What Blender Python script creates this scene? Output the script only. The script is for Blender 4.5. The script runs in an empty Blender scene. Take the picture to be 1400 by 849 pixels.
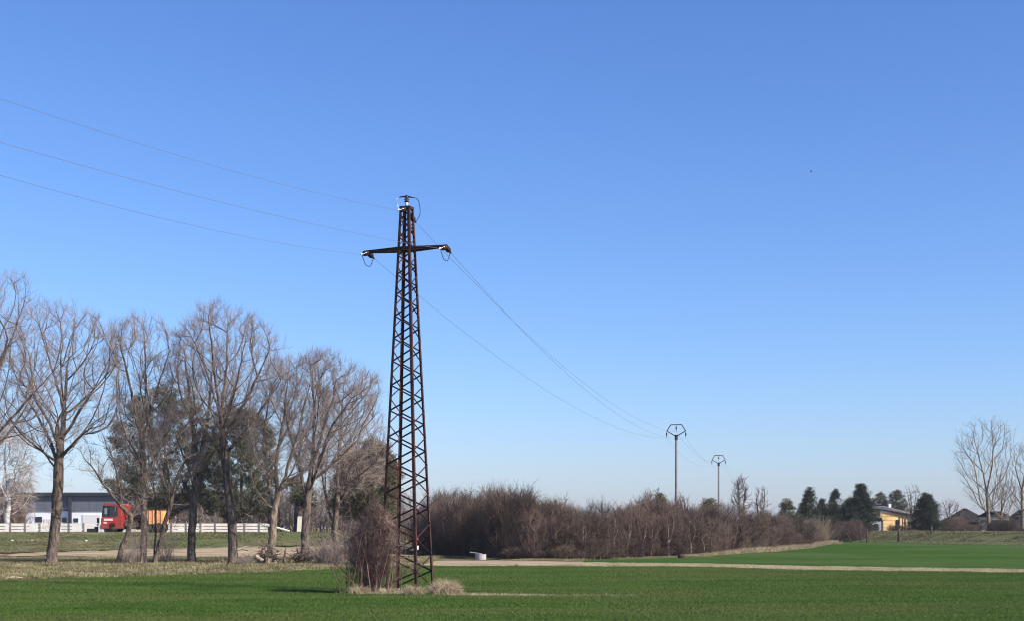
import bpy, math, random, numpy as np
from math import radians, sin, cos, pi
# ---------------------------------------------------------------- camera, world, sun, exposure
SC = bpy.context.scene
COL = SC.collection
F = 2000.0; CX = 700.0; HY = 722.0; EYE = 2.0          # focal length in photo pixels, horizon row, eye height
cam_d = bpy.data.cameras.new('camera'); cam = bpy.data.objects.new('camera', cam_d); COL.objects.link(cam)
cam.location = (0, 0, EYE); cam.rotation_euler = (radians(90), 0, 0)
cam_d.sensor_width = 36; cam_d.lens = 36 * F / 1400; cam_d.shift_y = (HY - 424.5) / 1400
cam_d.clip_start = 0.1; cam_d.clip_end = 6000
SC.camera = cam
SUN_EL, SUN_AZ = 34.0, 117.0                              # azimuth clockwise from the view direction (+Y)
world = bpy.data.worlds.new('World'); SC.world = world; world.use_nodes = True
wn = world.node_tree; wn.nodes.clear()
sky = wn.nodes.new('ShaderNodeTexSky'); sky.sky_type = 'NISHITA'; sky.sun_disc = False
sky.sun_elevation = radians(SUN_EL); sky.sun_rotation = radians(SUN_AZ)
sky.altitude = 0; sky.air_density = 1.0; sky.dust_density = 0.6; sky.ozone_density = 6.0
hs = wn.nodes.new('ShaderNodeMix'); hs.data_type = 'RGBA'; hs.blend_type = 'MULTIPLY'      # the phone's cool white balance, the same over the whole sky
hs.inputs['Factor'].default_value = 1.0; hs.inputs['B'].default_value = (0.92, 0.975, 1.21, 1)
bg = wn.nodes.new('ShaderNodeBackground'); bg.inputs['Strength'].default_value = 0.110
wo = wn.nodes.new('ShaderNodeOutputWorld')
wn.links.new(sky.outputs[0], hs.inputs['A']); sp = wn.nodes.new('ShaderNodeSeparateColor'); cb = wn.nodes.new('ShaderNodeCombineColor')      # the phone's tone curve, again the same everywhere
wn.links.new(hs.outputs['Result'], sp.inputs[0]); wn.links.new(sp.outputs[2], cb.inputs[2])
for k, (g, q) in enumerate(((1.22, 0.84), (1.12, 0.865))):
    pw = wn.nodes.new('ShaderNodeMath'); pw.operation = 'POWER'; pw.inputs[1].default_value = g; ml = wn.nodes.new('ShaderNodeMath'); ml.operation = 'MULTIPLY'; ml.inputs[1].default_value = q
    wn.links.new(sp.outputs[k], pw.inputs[0]); wn.links.new(pw.outputs[0], ml.inputs[0]); wn.links.new(ml.outputs[0], cb.inputs[k])
wn.links.new(cb.outputs[0], bg.inputs[0]); wn.links.new(bg.outputs[0], wo.inputs[0])
sd = bpy.data.lights.new('sun', 'SUN'); sd.energy = 4.9; sd.angle = radians(0.5); sd.color = (1.0, 0.93, 0.84)
so = bpy.data.objects.new('sun', sd); COL.objects.link(so)
so.rotation_euler = (radians(90 - SUN_EL), 0, radians(180 - SUN_AZ)); so.location = (40, 0, 60)
SC.view_settings.view_transform = 'Standard'; SC.view_settings.look = 'None'
SC.view_settings.exposure = 0.48; SC.render.filter_size = 1.1; SC.cycles.filter_width = 1.1; SC.view_settings.gamma = 1.0

# ---------------------------------------------------------------- helpers
def P(px, py, Y):                                        # photo pixel at distance Y -> world
    return np.array([(px - CX) / F * Y, Y, EYE - (py - HY) / F * Y])
def nrm(v):
    return v / np.maximum(np.linalg.norm(v, axis=-1, keepdims=True), 1e-9)

def tag(o, label=None, cat=None, group=None, kind=None):
    if label: o['label'] = label
    if cat: o['category'] = cat
    if group: o['group'] = group
    if kind: o['kind'] = kind
    return o
def empty(name, loc, rz=0.0):
    o = bpy.data.objects.new(name, None); COL.objects.link(o); o.empty_display_size = 0.3
    o.location = tuple(float(c) for c in loc); o.rotation_euler = (0, 0, rz); return o
def link_mesh(name, me, mat=None, parent=None, world_origin=None):
    if mat is not None and not me.materials: me.materials.append(mat)
    o = bpy.data.objects.new(name, me); COL.objects.link(o)
    if parent is not None: o.parent = parent
    return o
class MB:
    """collects vertices, quads and triangles in numpy chunks"""
    def __init__(s): s.v = []; s.q = []; s.t = []; s.n = 0
    def add(s, v, q=None, t=None):
        v = np.asarray(v, float).reshape(-1, 3)
        if q is not None and len(q): s.q.append(np.asarray(q, int).reshape(-1, 4) + s.n)
        if t is not None and len(t): s.t.append(np.asarray(t, int).reshape(-1, 3) + s.n)
        s.v.append(v); s.n += len(v)
    def mesh(s, name, offset=None, smooth=False):
        V = np.concatenate(s.v) if s.v else np.zeros((0, 3))
        if offset is not None: V = V - np.asarray(offset)
        Q = np.concatenate(s.q) if s.q else np.zeros((0, 4), int)
        T = np.concatenate(s.t) if s.t else np.zeros((0, 3), int)
        me = bpy.data.meshes.new(name); me.vertices.add(len(V)); me.vertices.foreach_set('co', V.astype(np.float32).ravel())
        loops = np.concatenate([Q.ravel(), T.ravel()]).astype(np.int32)
        me.loops.add(len(loops)); me.loops.foreach_set('vertex_index', loops)
        n = len(Q) + len(T); me.polygons.add(n)
        st = np.concatenate([np.arange(len(Q)) * 4, len(Q) * 4 + np.arange(len(T)) * 3]).astype(np.int32)
        me.polygons.foreach_set('loop_start', st)
        me.polygons.foreach_set('use_smooth', np.full(n, smooth))
        me.update(calc_edges=True); me.validate(); return me
    def obj(s, name, mat, parent=None, offset=None, smooth=False):
        return link_mesh(name, s.mesh(name, offset, smooth), mat, parent)
    # ----- shapes
    def box(s, c, size, rz=0.0, M=None):
        hx, hy, hz = [k / 2 for k in size]
        v = np.array([[x, y, z] for z in (-hz, hz) for y in (-hy, hy) for x in (-hx, hx)])
        if M is not None: v = v @ M.T
        elif rz: v = v @ np.array([[cos(rz), sin(rz), 0], [-sin(rz), cos(rz), 0], [0, 0, 1]])
        s.add(v + np.asarray(c), [[0, 2, 3, 1], [4, 5, 7, 6], [0, 1, 5, 4], [2, 6, 7, 3], [0, 4, 6, 2], [1, 3, 7, 5]]); return s
    def prism(s, poly, z0, z1, axis='z'):
        n = len(poly); a = [(x, y, z0) for x, y in poly] + [(x, y, z1) for x, y in poly]
        v = np.array(a)
        if axis == 'y': v = v[:, [0, 2, 1]]              # polygon in x/z, extruded along y
        if axis == 'x': v = v[:, [2, 0, 1]]              # polygon in y/z, extruded along x
        q = [[i, (i + 1) % n, (i + 1) % n + n, i + n] for i in range(n)]
        t = [[0, i + 1, i] for i in range(1, n - 1)] + [[n, n + i, n + i + 1] for i in range(1, n - 1)]
        s.add(v, q, t); return s
    def angle_bar(s, a, b, w=0.05, th=0.006, side=(1, 0, 0)):
        """rolled steel L section from a to b"""
        a = np.asarray(a, float); b = np.asarray(b, float); t = nrm(b - a)
        u = np.asarray(side, float); u = nrm(u - t * (u @ t)); w2 = np.cross(t, u)
        prof = [(0, 0), (w, 0), (w, th), (th, th), (th, w), (0, w)]
        v = [p + u * (x - w * .3) + w2 * (y - w * .3) for p in (a, b) for x, y in prof]
        q = [[i, (i + 1) % 6, (i + 1) % 6 + 6, i + 6] for i in range(6)]
        q += [[0, 3, 2, 1], [0, 5, 4, 3], [6, 7, 8, 9], [6, 9, 10, 11]]
        s.add(v, q); return s
    def lathe(s, base, axis, prof, n=12):
        base = np.asarray(base, float); t = nrm(np.asarray(axis, float)); u = np.cross(t, (0.3, 0.9, 0.2)); u = nrm(u); w = np.cross(t, u)
        an = np.arange(n) * 2 * pi / n; ring = np.cos(an)[:, None] * u + np.sin(an)[:, None] * w
        v = np.concatenate([base + t * h + ring * r for r, h in prof]); m = len(prof)
        q = [[k * n + i, k * n + (i + 1) % n, (k + 1) * n + (i + 1) % n, (k + 1) * n + i] for k in range(m - 1) for i in range(n)]
        t2 = [[0, i + 1, i] for i in range(1, n - 1)] + [[(m - 1) * n, (m - 1) * n + i, (m - 1) * n + i + 1] for i in range(1, n - 1)]
        s.add(v, q, t2); return s
    def tubes(s, chains, sides=3):
        """chains: list of (points Nx3, radii N); last ring closes to the tip"""
        if not chains: return s
        pts = np.concatenate([c[0] for c in chains]); rad = np.concatenate([c[1] for c in chains])
        ln = np.array([len(c[0]) for c in chains]); st = np.concatenate([[0], np.cumsum(ln)[:-1]])
        first = np.zeros(len(pts), bool); first[st] = True; last = np.zeros(len(pts), bool); last[st + ln - 1] = True
        nx = np.roll(pts, -1, 0); pv = np.roll(pts, 1, 0)
        tan = np.where(first[:, None], nx - pts, np.where(last[:, None], pts - pv, nx - pv)); tan = nrm(tan)
        u = nrm(np.cross(tan, np.array([0.12, 0.97, 0.21]))); w = np.cross(tan, u)
        an = np.arange(sides) * 2 * pi / sides
        ring = (u[:, None, :] * np.cos(an)[None, :, None] + w[:, None, :] * np.sin(an)[None, :, None]) * rad[:, None, None]
        v = (pts[:, None, :] + ring).reshape(-1, 3)
        i = np.where(~last)[0]; k = np.arange(sides); k2 = (k + 1) % sides
        a = i[:, None] * sides + k; b = i[:, None] * sides + k2
        q = np.stack([a, b, b + sides, a + sides], -1).reshape(-1, 4)
        s.add(v, q); return s
    def spikes(s, a, d, l, r):
        """thin three-sided cones: starts a, directions d, lengths l, radii r"""
        n = len(a); u = nrm(np.cross(d, np.array([0.12, 0.97, 0.21]))); w = np.cross(d, u)
        an = np.arange(3) * 2 * pi / 3
        ring = a[:, None, :] + (u[:, None, :] * np.cos(an)[None, :, None] + w[:, None, :] * np.sin(an)[None, :, None]) * np.reshape(r, (-1, 1, 1))
        tip = (a + d * np.reshape(l, (-1, 1)))[:, None, :]
        v = np.concatenate([ring, tip], 1).reshape(-1, 3); b = np.arange(n)[:, None] * 4
        t = np.stack([np.concatenate([b, b + 1, b + 3], 1), np.concatenate([b + 1, b + 2, b + 3], 1), np.concatenate([b + 2, b, b + 3], 1)], 1).reshape(-1, 3)
        s.add(v, None, t); return s
    def blades(s, a, d, l, wd, rng):
        """needle/leaf triangles"""
        n = len(a); side = nrm(np.cross(d, rng.normal(size=(n, 3)))) * np.reshape(wd, (-1, 1)) / 2
        v = np.stack([a - side, a + side, a + d * np.reshape(l, (-1, 1))], 1).reshape(-1, 3)
        s.add(v, None, np.arange(3 * n).reshape(-1, 3)); return s

# ---------------------------------------------------------------- materials
def srgb(h):
    c = [int(h[i:i + 2], 16) / 255 for i in (0, 2, 4)]
    return tuple(x / 12.92 if x <= 0.04045 else ((x + 0.055) / 1.055) ** 2.4 for x in c)
def mat(name, c1, c2=None, scale=4.0, rough=0.9, bump=0.0, bscale=None, c3=None, scale3=0.2, metal=0.0, amt3=0.5, stretch=(1, 1, 1), spec=0.3, transl=0.0, coord='Object'):
    m = bpy.data.materials.new(name); m.use_nodes = True; N = m.node_tree.nodes; L = m.node_tree.links
    b = N['Principled BSDF']; b.inputs['Roughness'].default_value = rough; b.inputs['Metallic'].default_value = metal
    b.inputs['Specular IOR Level'].default_value = spec
    tc = N.new('ShaderNodeTexCoord'); mp = N.new('ShaderNodeMapping'); mp.inputs['Scale'].default_value = stretch
    if coord == 'World': L.new(N.new('ShaderNodeNewGeometry').outputs['Position'], mp.inputs[0])
    else: L.new(tc.outputs[coord], mp.inputs[0])
    col = None
    if c2 is not None:
        nz = N.new('ShaderNodeTexNoise'); nz.inputs['Scale'].default_value = scale; nz.inputs['Detail'].default_value = 6; nz.inputs['Roughness'].default_value = 0.65
        L.new(mp.outputs[0], nz.inputs['Vector'])
        cr = N.new('ShaderNodeValToRGB'); cr.color_ramp.elements[0].position = 0.36; cr.color_ramp.elements[1].position = 0.64
        cr.color_ramp.elements[0].color = (*c1, 1); cr.color_ramp.elements[1].color = (*c2, 1)
        L.new(nz.outputs['Fac'], cr.inputs[0]); col = cr.outputs[0]
        if c3 is not None:
            n3 = N.new('ShaderNodeTexNoise'); n3.inputs['Scale'].default_value = scale3; n3.inputs['Detail'].default_value = 5; n3.inputs['Roughness'].default_value = 0.6
            L.new(mp.outputs[0], n3.inputs['Vector'])
            r3 = N.new('ShaderNodeValToRGB'); r3.color_ramp.elements[0].position = 0.42; r3.color_ramp.elements[1].position = 0.62
            r3.color_ramp.elements[0].color = (0, 0, 0, 1); r3.color_ramp.elements[1].color = (amt3, amt3, amt3, 1)
            L.new(n3.outputs['Fac'], r3.inputs[0])
            mx = N.new('ShaderNodeMix'); mx.data_type = 'RGBA'; mx.inputs['B'].default_value = (*c3, 1)
            L.new(r3.outputs[0], mx.inputs['Factor']); L.new(col, mx.inputs['A']); col = mx.outputs['Result']
        L.new(col, b.inputs['Base Color'])
    else: b.inputs['Base Color'].default_value = (*c1, 1)
    if bump:
        nb = N.new('ShaderNodeTexNoise'); nb.inputs['Scale'].default_value = bscale or scale * 2; nb.inputs['Detail'].default_value = 5
        L.new(mp.outputs[0], nb.inputs['Vector'])
        bp = N.new('ShaderNodeBump'); bp.inputs['Strength'].default_value = bump; bp.inputs['Distance'].default_value = 0.05
        L.new(nb.outputs['Fac'], bp.inputs['Height']); L.new(bp.outputs[0], b.inputs['Normal'])
    if transl:
        tr = N.new('ShaderNodeBsdfTranslucent'); ms = N.new('ShaderNodeMixShader'); ms.inputs[0].default_value = transl
        if col is not None: L.new(col, tr.inputs[0])
        else: tr.inputs[0].default_value = (*c1, 1)
        L.new(b.outputs[0], ms.inputs[1]); L.new(tr.outputs[0], ms.inputs[2]); L.new(ms.outputs[0], N['Material Output'].inputs[0])
    return m
M = {}
M['verge'] = mat('verge_soil', (0.12, 0.088, 0.052), (0.27, 0.21, 0.11), 1.2, 1, 0.6, 6, (0.09, 0.12, 0.035), 0.35, amt3=0.8, spec=0.0)
M['leaf_litter'] = mat('leaf_litter', (0.05, 0.036, 0.03), (0.15, 0.105, 0.08), 2.5, 1, 0.7, 8, spec=0.0)
M['soil_green'] = mat('field_soil', (0.035, 0.062, 0.018), (0.055, 0.085, 0.025), 2.0, 1, 0.5, 9, (0.07, 0.07, 0.03), 0.3, amt3=0.35, spec=0.0)
M['far_green'] = mat('far_crop', (0.038, 0.082, 0.016), (0.052, 0.102, 0.021), 0.7, 1, 0.4, 5, (0.085, 0.12, 0.045), 0.05, amt3=0.7, spec=0.0)
M['track'] = mat('sandy_track', (0.34, 0.25, 0.155), (0.52, 0.41, 0.27), 1.5, 1, 0.5, 7, (0.20, 0.15, 0.09), 0.45, amt3=0.6, spec=0.0, stretch=(.5, 1.5, 1))
M['bank'] = mat('bank_grass', (0.10, 0.11, 0.045), (0.22, 0.18, 0.10), 0.8, 1, 0.7, 4, (0.07, 0.11, 0.03), 0.18, amt3=0.8, spec=0.0, stretch=(1, 2, 1))
M['wheat'] = mat('wheat_blade', (0.056, 0.116, 0.017), (0.110, 0.185, 0.032), 0.9, 0.6, transl=0.3, coord='World', c3=(0.17, 0.185, 0.06), scale3=0.16, amt3=0.6, spec=0.15, stretch=(.4, 1.4, 1))
M['straw'] = mat('dry_straw', (0.30, 0.225, 0.13), (0.60, 0.49, 0.32), 3.5, 0.8, transl=0.2, coord='World')
M['bleached'] = mat('bleached_grass', (0.27, 0.235, 0.12), (0.62, 0.53, 0.33), 0.8, 0.8, transl=0.2, coord='World')
M['verge_grass'] = mat('verge_grass', (0.12, 0.15, 0.04), (0.54, 0.44, 0.24), 0.9, 0.8, transl=0.2, coord='World', c3=(0.11, 0.075, 0.045), scale3=0.6, amt3=0.8)
M['bank_blade'] = mat('bank_blade', (0.085, 0.13, 0.035), (0.30, 0.25, 0.14), 0.45, 0.8, transl=0.2, coord='World', c3=(0.12, 0.085, 0.05), scale3=0.3, amt3=0.8, stretch=(1, 2.2, 1))
M['bark'] = mat('grey_bark', (0.045, 0.033, 0.027), (0.22, 0.17, 0.13), 9, 0.95, 1.0, 16, stretch=(1, 1, 0.25), spec=0.1)
M['bark_warm'] = mat('warm_bark', (0.10, 0.072, 0.05), (0.36, 0.285, 0.205), 8, 0.95, 1.0, 14, stretch=(1, 1, 0.3), spec=0.1)
M['bark_pale'] = mat('pale_bark', (0.22, 0.18, 0.14), (0.42, 0.35, 0.28), 4, 0.9, 0.4, 12)
M['twig'] = mat('twig', (0.19, 0.145, 0.122), (0.47, 0.375, 0.32), 0.8, 0.9, spec=0.1)
M['twig_pale'] = mat('pale_twig', (0.24, 0.185, 0.15), (0.42, 0.34, 0.28), 0.8, 0.85)
M['twig_red'] = mat('red_twig', (0.09, 0.052, 0.043), (0.25, 0.165, 0.13), 2.5, 0.8)
M['thicket'] = mat('thicket_twig', (0.080, 0.052, 0.042), (0.195, 0.138, 0.110), 0.22, 0.9, c3=(0.10, 0.088, 0.05), scale3=0.15, amt3=0.5, spec=0.1, coord='World')
M['birch'] = mat('birch_bark', (0.55, 0.52, 0.48), (0.75, 0.72, 0.68), 3, 0.8, c3=(0.08, 0.07, 0.06), scale3=2.5, amt3=0.8, stretch=(1, 1, 2.5))
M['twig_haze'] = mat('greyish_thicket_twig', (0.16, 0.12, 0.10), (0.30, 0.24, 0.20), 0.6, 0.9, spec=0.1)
M['needle'] = mat('pine_needle', (0.036, 0.050, 0.026), (0.095, 0.100, 0.050), 1.2, 0.7, c3=(0.14, 0.105, 0.06), scale3=0.5, amt3=0.5)
M['needle_dark'] = mat('spruce_needle', (0.018, 0.030, 0.016), (0.045, 0.062, 0.030), 1.2, 0.7)
M['needle_brown'] = mat('brownish_needle', (0.07, 0.075, 0.035), (0.15, 0.13, 0.065), 1.0, 0.8)
M['steel'] = mat('rusty_steel', (0.028, 0.014, 0.014), (0.105, 0.040, 0.029), 3.5, 0.65, 0.2, 30, metal=0.15)
M['steel_red'] = mat('red_oxide_steel', (0.07, 0.026, 0.02), (0.15, 0.05, 0.035), 6, 0.65, 0.2, 30)
M['porcelain'] = mat('brown_porcelain', (0.03, 0.018, 0.015), (0.06, 0.03, 0.022), 5, 0.15, spec=0.6)
M['white_porcelain'] = mat('white_porcelain', (0.75, 0.74, 0.72), rough=0.2, spec=0.6)
M['wire'] = mat('aluminium_wire', (0.26, 0.27, 0.30), rough=0.45, metal=0.5)
M['wire_bright'] = mat('bright_wire', (0.72, 0.75, 0.80), rough=0.3, metal=0.6)
M['black'] = mat('black_clamp', (0.012, 0.012, 0.016), rough=0.5)
M['concrete'] = mat('pale_concrete', (0.30, 0.27, 0.26), (0.46, 0.42, 0.40), 3, 0.9, 0.3, 12)
M['grey_pole'] = mat('weathered_concrete_pole', (0.13, 0.12, 0.12), (0.19, 0.18, 0.17), 3, 0.9)
M['white_paint'] = mat('white_rail_paint', (0.86, 0.80, 0.66), (0.93, 0.88, 0.76), 2, 0.6, c3=(0.6, 0.53, 0.42), scale3=1.4, amt3=0.3)
M['post_grey'] = mat('grey_post', (0.22, 0.19, 0.16), (0.34, 0.30, 0.26), 3, 0.8)
M['hall_white'] = mat('hall_white_wall', (0.80, 0.81, 0.83), (0.88, 0.88, 0.90), 0.6, 0.7)
M['hall_grey'] = mat('hall_grey_cladding', (0.12, 0.13, 0.155), (0.145, 0.155, 0.18), 0.5, 0.6)
M['hall_dark'] = mat('hall_dark_edge', (0.03, 0.033, 0.045), (0.045, 0.05, 0.06), 2, 0.6)
M['roof_metal'] = mat('roof_metal', (0.30, 0.32, 0.36), (0.40, 0.42, 0.46), 1, 0.5)
M['dark_glass'] = mat('dark_glass', (0.015, 0.02, 0.028), rough=0.08, spec=0.8)
M['red_paint'] = mat('red_paint', (0.34, 0.018, 0.016), (0.55, 0.05, 0.035), 5, 0.4, spec=0.5, c3=(0.20, 0.09, 0.07), scale3=3, amt3=0.6)
M['orange'] = mat('orange_box_paint', (0.82, 0.32, 0.10), (0.95, 0.50, 0.20), 3.5, 0.6)
M['tyre'] = mat('tyre_rubber', (0.018, 0.016, 0.015), (0.04, 0.035, 0.03), 8, 0.9)
M['chassis'] = mat('dirty_chassis', (0.045, 0.028, 0.02), (0.10, 0.06, 0.04), 5, 0.9)
M['cab_white'] = mat('cab_white', (0.72, 0.68, 0.66), rough=0.45)
M['ochre'] = mat('ochre_render', (0.78, 0.50, 0.20), (0.84, 0.58, 0.27), 1.2, 0.9)
M['cream'] = mat('cream_render', (0.62, 0.52, 0.34), (0.72, 0.62, 0.43), 1.2, 0.9)
M['white_wall'] = mat('whitewashed', (0.72, 0.70, 0.66), (0.80, 0.78, 0.75), 1.5, 0.9)
M['brown_wood'] = mat('old_brown_wood', (0.055, 0.035, 0.026), (0.12, 0.08, 0.055), 4, 0.9, 0.3, 12)
M['roof_dark'] = mat('dark_roof_tile', (0.022, 0.019, 0.020), (0.050, 0.040, 0.038), 2.5, 0.95, 0.3, 8, spec=0.05)
M['roof_grey'] = mat('grey_sheet_roof', (0.24, 0.22, 0.23), (0.34, 0.32, 0.33), 1.5, 0.6)
M['pale_wood'] = mat('pale_cut_wood', (0.42, 0.30, 0.20), (0.60, 0.47, 0.34), 5, 0.9)
M['sign_cream'] = mat('sign_cream', (0.80, 0.74, 0.55), (0.85, 0.80, 0.62), 3, 0.5)
M['sign_red'] = mat('sign_red', (0.55, 0.03, 0.03), rough=0.5)

# ---------------------------------------------------------------- terrain
def ss(a, b, x): t = np.clip((x - a) / (b - a), 0, 1); return t * t * (3 - 2 * t)
def H(x, y):
    x = np.asarray(x, float); y = np.asarray(y, float)
    # road embankment at the left
    w = 1 - ss(-14.5, -7.5, x)
    z = w * (0.5 * ss(99, 113, y) + 1.1 * ss(112.5, 120.5, y))
    # bank under the farm buildings at the right
    yb = 200 - (x - 40) * 3.5
    yb = np.clip(yb, 138, 205)
    w2 = ss(30, 38, x)
    z = z + w2 * (0.30 * ss(95, 200, y) + 1.30 * ss(yb, yb + 24, y))
    # the rest of the far plain rises a touch behind the thicket
    z = z + (1 - w) * (1 - w2) * 1.2 * ss(150, 230, y)
    z = z + 0.035 * np.sin(x * 0.31 + 1) * np.sin(y * 0.23) * ss(55, 75, y)
    return z
def grid_sheet(name, xs, ys, m, off=0.0, kind='structure'):
    X, Y = np.meshgrid(xs, ys); Z = H(X, Y) + off
    v = np.stack([X, Y, Z], -1).reshape(-1, 3); nx, ny = len(xs), len(ys)
    i, j = np.meshgrid(np.arange(nx - 1), np.arange(ny - 1)); a = (j * nx + i).ravel()
    b = MB(); b.add(v, np.stack([a, a + 1, a + nx + 1, a + nx], 1)); o = b.obj(name, m, smooth=True); tag(o, kind=kind); return o
def strip_sheet(name, near, far, m, off, nseg=24, step=1.0, kind='structure', jit=0.0, rng=None):
    """sheet between two poly-lines given as (x, y) points, both running left to right"""
    near = np.array(near, float); far = np.array(far, float)
    def res(p, n):
        d = np.concatenate([[0], np.cumsum(np.hypot(*np.diff(p, axis=0).T))]); t = np.linspace(0, d[-1], n)
        return np.stack([np.interp(t, d, p[:, 0]), np.interp(t, d, p[:, 1])], 1)
    L = np.hypot(*np.diff(near, axis=0).T).sum(); n = max(int(L / step), 8)
    a, b = res(near, n), res(far, n)
    if jit:
        def wob(x, ph): return sum(np.sin(x * f_ + ph * (1 + i)) * q for i, (f_, q) in enumerate(((.35, .7), (.9, .6), (2.1, .45), (4.3, .3)))) + rng.normal(0, .25, len(x))
        a[:, 1] += jit * wob(a[:, 0], rng.uniform(0, 6)); b[:, 1] += jit * wob(b[:, 0], rng.uniform(0, 6))
    t = np.linspace(0, 1, nseg + 1)[:, None, None]; p = a[None] * (1 - t) + b[None] * t
    z = H(p[..., 0], p[..., 1]) + off
    v = np.concatenate([p, z[..., None]], -1).reshape(-1, 3)
    i, j = np.meshgrid(np.arange(n - 1), np.arange(nseg)); k = (j * n + i).ravel()
    mb = MB(); mb.add(v, np.stack([k, k + 1, k + n + 1, k + n], 1)); o = mb.obj(name, m, smooth=True); tag(o, kind=kind); return o
rg = np.random.default_rng(7)
# one ground sheet reaching the horizon, denser where it is near
xs = np.unique(np.concatenate([np.linspace(-3000, -120, 14), np.arange(-120, 130, 1.6), np.linspace(130, 3000, 14)]))
ys = np.unique(np.concatenate([[-200, -60, -20, 0, 15], np.arange(20, 260, 1.5), np.linspace(265, 5000, 20)]))
grid_sheet('ground', xs, ys, M['verge'], -0.06)
G = lambda px, py: ((px - CX) / F * (EYE * F / (py - HY)), EYE * F / (py - HY))      # flat-ground point under a pixel
edge_left = [(-46, 33), (-30, 45), G(0, 794), G(175, 789), G(350, 783), G(470, 778), G(590, 774)]
edge_right = [G(600, 774), G(700, 773), G(850, 774), G(1100, 779.5), G(1400, 783.5), (38, 62), (60, 56)]
near_field_far = edge_left + edge_right
strip_sheet('crop_field', [(-46, 8), (60, 8)], near_field_far, M['soil_green'], 0.012, 40, 0.8, jit=0.0)
track_far = [(-8.5, 88.5), G(600, 766), G(700, 767.5), G(850, 769.5), G(1100, 774), G(1400, 779), (38, 65.5), (60, 60)]
strip_sheet('dirt_track', [(-8.5, 79.5), (-6, 79)] + edge_right, track_far, M['track'], 0.02, 5, 0.6, jit=0.55, rng=rg)
hedge_front = [(620, 108), (700, 97), (780, 96), (850, 100), (950, 107), (1000, 116), (1050, 131), (1100, 152), (1125, 168)]
HF = np.array([((p - CX) / F * y, y) for p, y in hedge_front])
strip_sheet('far_crop_field', [(4.2, 84.5), G(850, 768.8), G(1100, 773.3), G(1400, 778.2), (38, 67), (70, 60)],
            [(4.6, 92), (7.5, 97.5), (13.4, 104.5), (17, 113), (23, 127), (30, 148), (36, 172), (40, 196), (44.6, 186), (49.6, 165), (53.5, 152), (58, 136), (95, 90)], M['far_green'], 0.02, 50, 1.0, jit=0.15, rng=rg)
strip_sheet('leaf_litter_strip', [(-60, 83), (-34, 84), (-20, 83), (-9, 80)], [(-60, 101.5), (-34, 101.5), (-20, 101), (-9, 94)], M['leaf_litter'], 0.015, 10, 0.5, jit=1.8, rng=rg)
strip_sheet('sandy_path', [(-60, 103.4), (-36, 102.8), (-28, 101.3), (-17.5, 100), (-12, 99), (-7, 96)], [(-60, 104.6), (-36, 104.8), (-30, 109), (-22, 112), (-14, 115), (-7, 110)], M['track'], 0.04, 10, 0.6, jit=1.1, rng=rg)
strip_sheet('thicket_floor', [(-14, 108), (-8, 109)] + [tuple(q) for q in HF], [(-14, 124), (-8, 125), (-4, 123)] + [(a_, b_ + 15) for a_, b_ in HF[1:]], M['leaf_litter'], 0.012, 8, 1.0, jit=0.4, rng=rg)
strip_sheet('road', [(-75, 130), (-16, 130), (0, 130)], [(-75, 137), (-16, 137), (0, 137)], mat('asphalt', (0.045, 0.045, 0.048), (0.06, 0.06, 0.062), 2, 0.9), 0.02, 5, 1.0)
strip_sheet('embankment', [(-62, 105.2), (-36, 105.2), (-30, 109.5), (-22, 112.3), (-13, 115.3), (-8, 113.5)], [(-62, 126), (-35, 126), (-13, 126), (-8, 126)], M['bank'], 0.05, 14, 0.8, jit=0.7, rng=rg)
strip_sheet('far_bank', [(37, 172), (40, 196), (44.6, 186), (49.6, 165), (53.5, 152), (58, 136), (95, 90)], [(37, 230), (45, 230), (54, 222), (64, 215), (74, 205), (84, 195), (120, 160)], M['bank'], 0.03, 14, 1.0, jit=0.2, rng=rg)

# ---------------------------------------------------------------- instanced grass (real blades)
def tuft_template(name, rng, n, h, spread, wd, lean, m):
    a = np.stack([rng.normal(0, spread, n), rng.normal(0, spread, n), np.full(n, -0.01)], 1)
    d = nrm(np.stack([rng.normal(0, lean, n), rng.normal(0, lean, n), np.ones(n)], 1))
    l = h * rng.uniform(0.55, 1.1, n)
    b = MB()
    side = nrm(np.cross(d, rng.normal(size=(n, 3)))) * wd / 2
    bend = np.stack([d[:, 0], d[:, 1], np.zeros(n)], 1) * l[:, None] * 0.5
    mid = a + d * l[:, None] * 0.55; tip = a + d * l[:, None] + bend - np.array([0, 0, 1]) * (l * 0.12)[:, None]
    v = np.stack([a - side, a + side, mid + side * .8, mid - side * .8, tip], 1).reshape(-1, 3); k = np.arange(n) * 5
    b.add(v, np.stack([k, k + 1, k + 2, k + 3], 1), np.stack([k + 3, k + 2, k + 4], 1))
    me = b.mesh(name); me.materials.append(m)
    return bpy.data.objects.new(name, me)                 # not linked: only the instancer uses it
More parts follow.
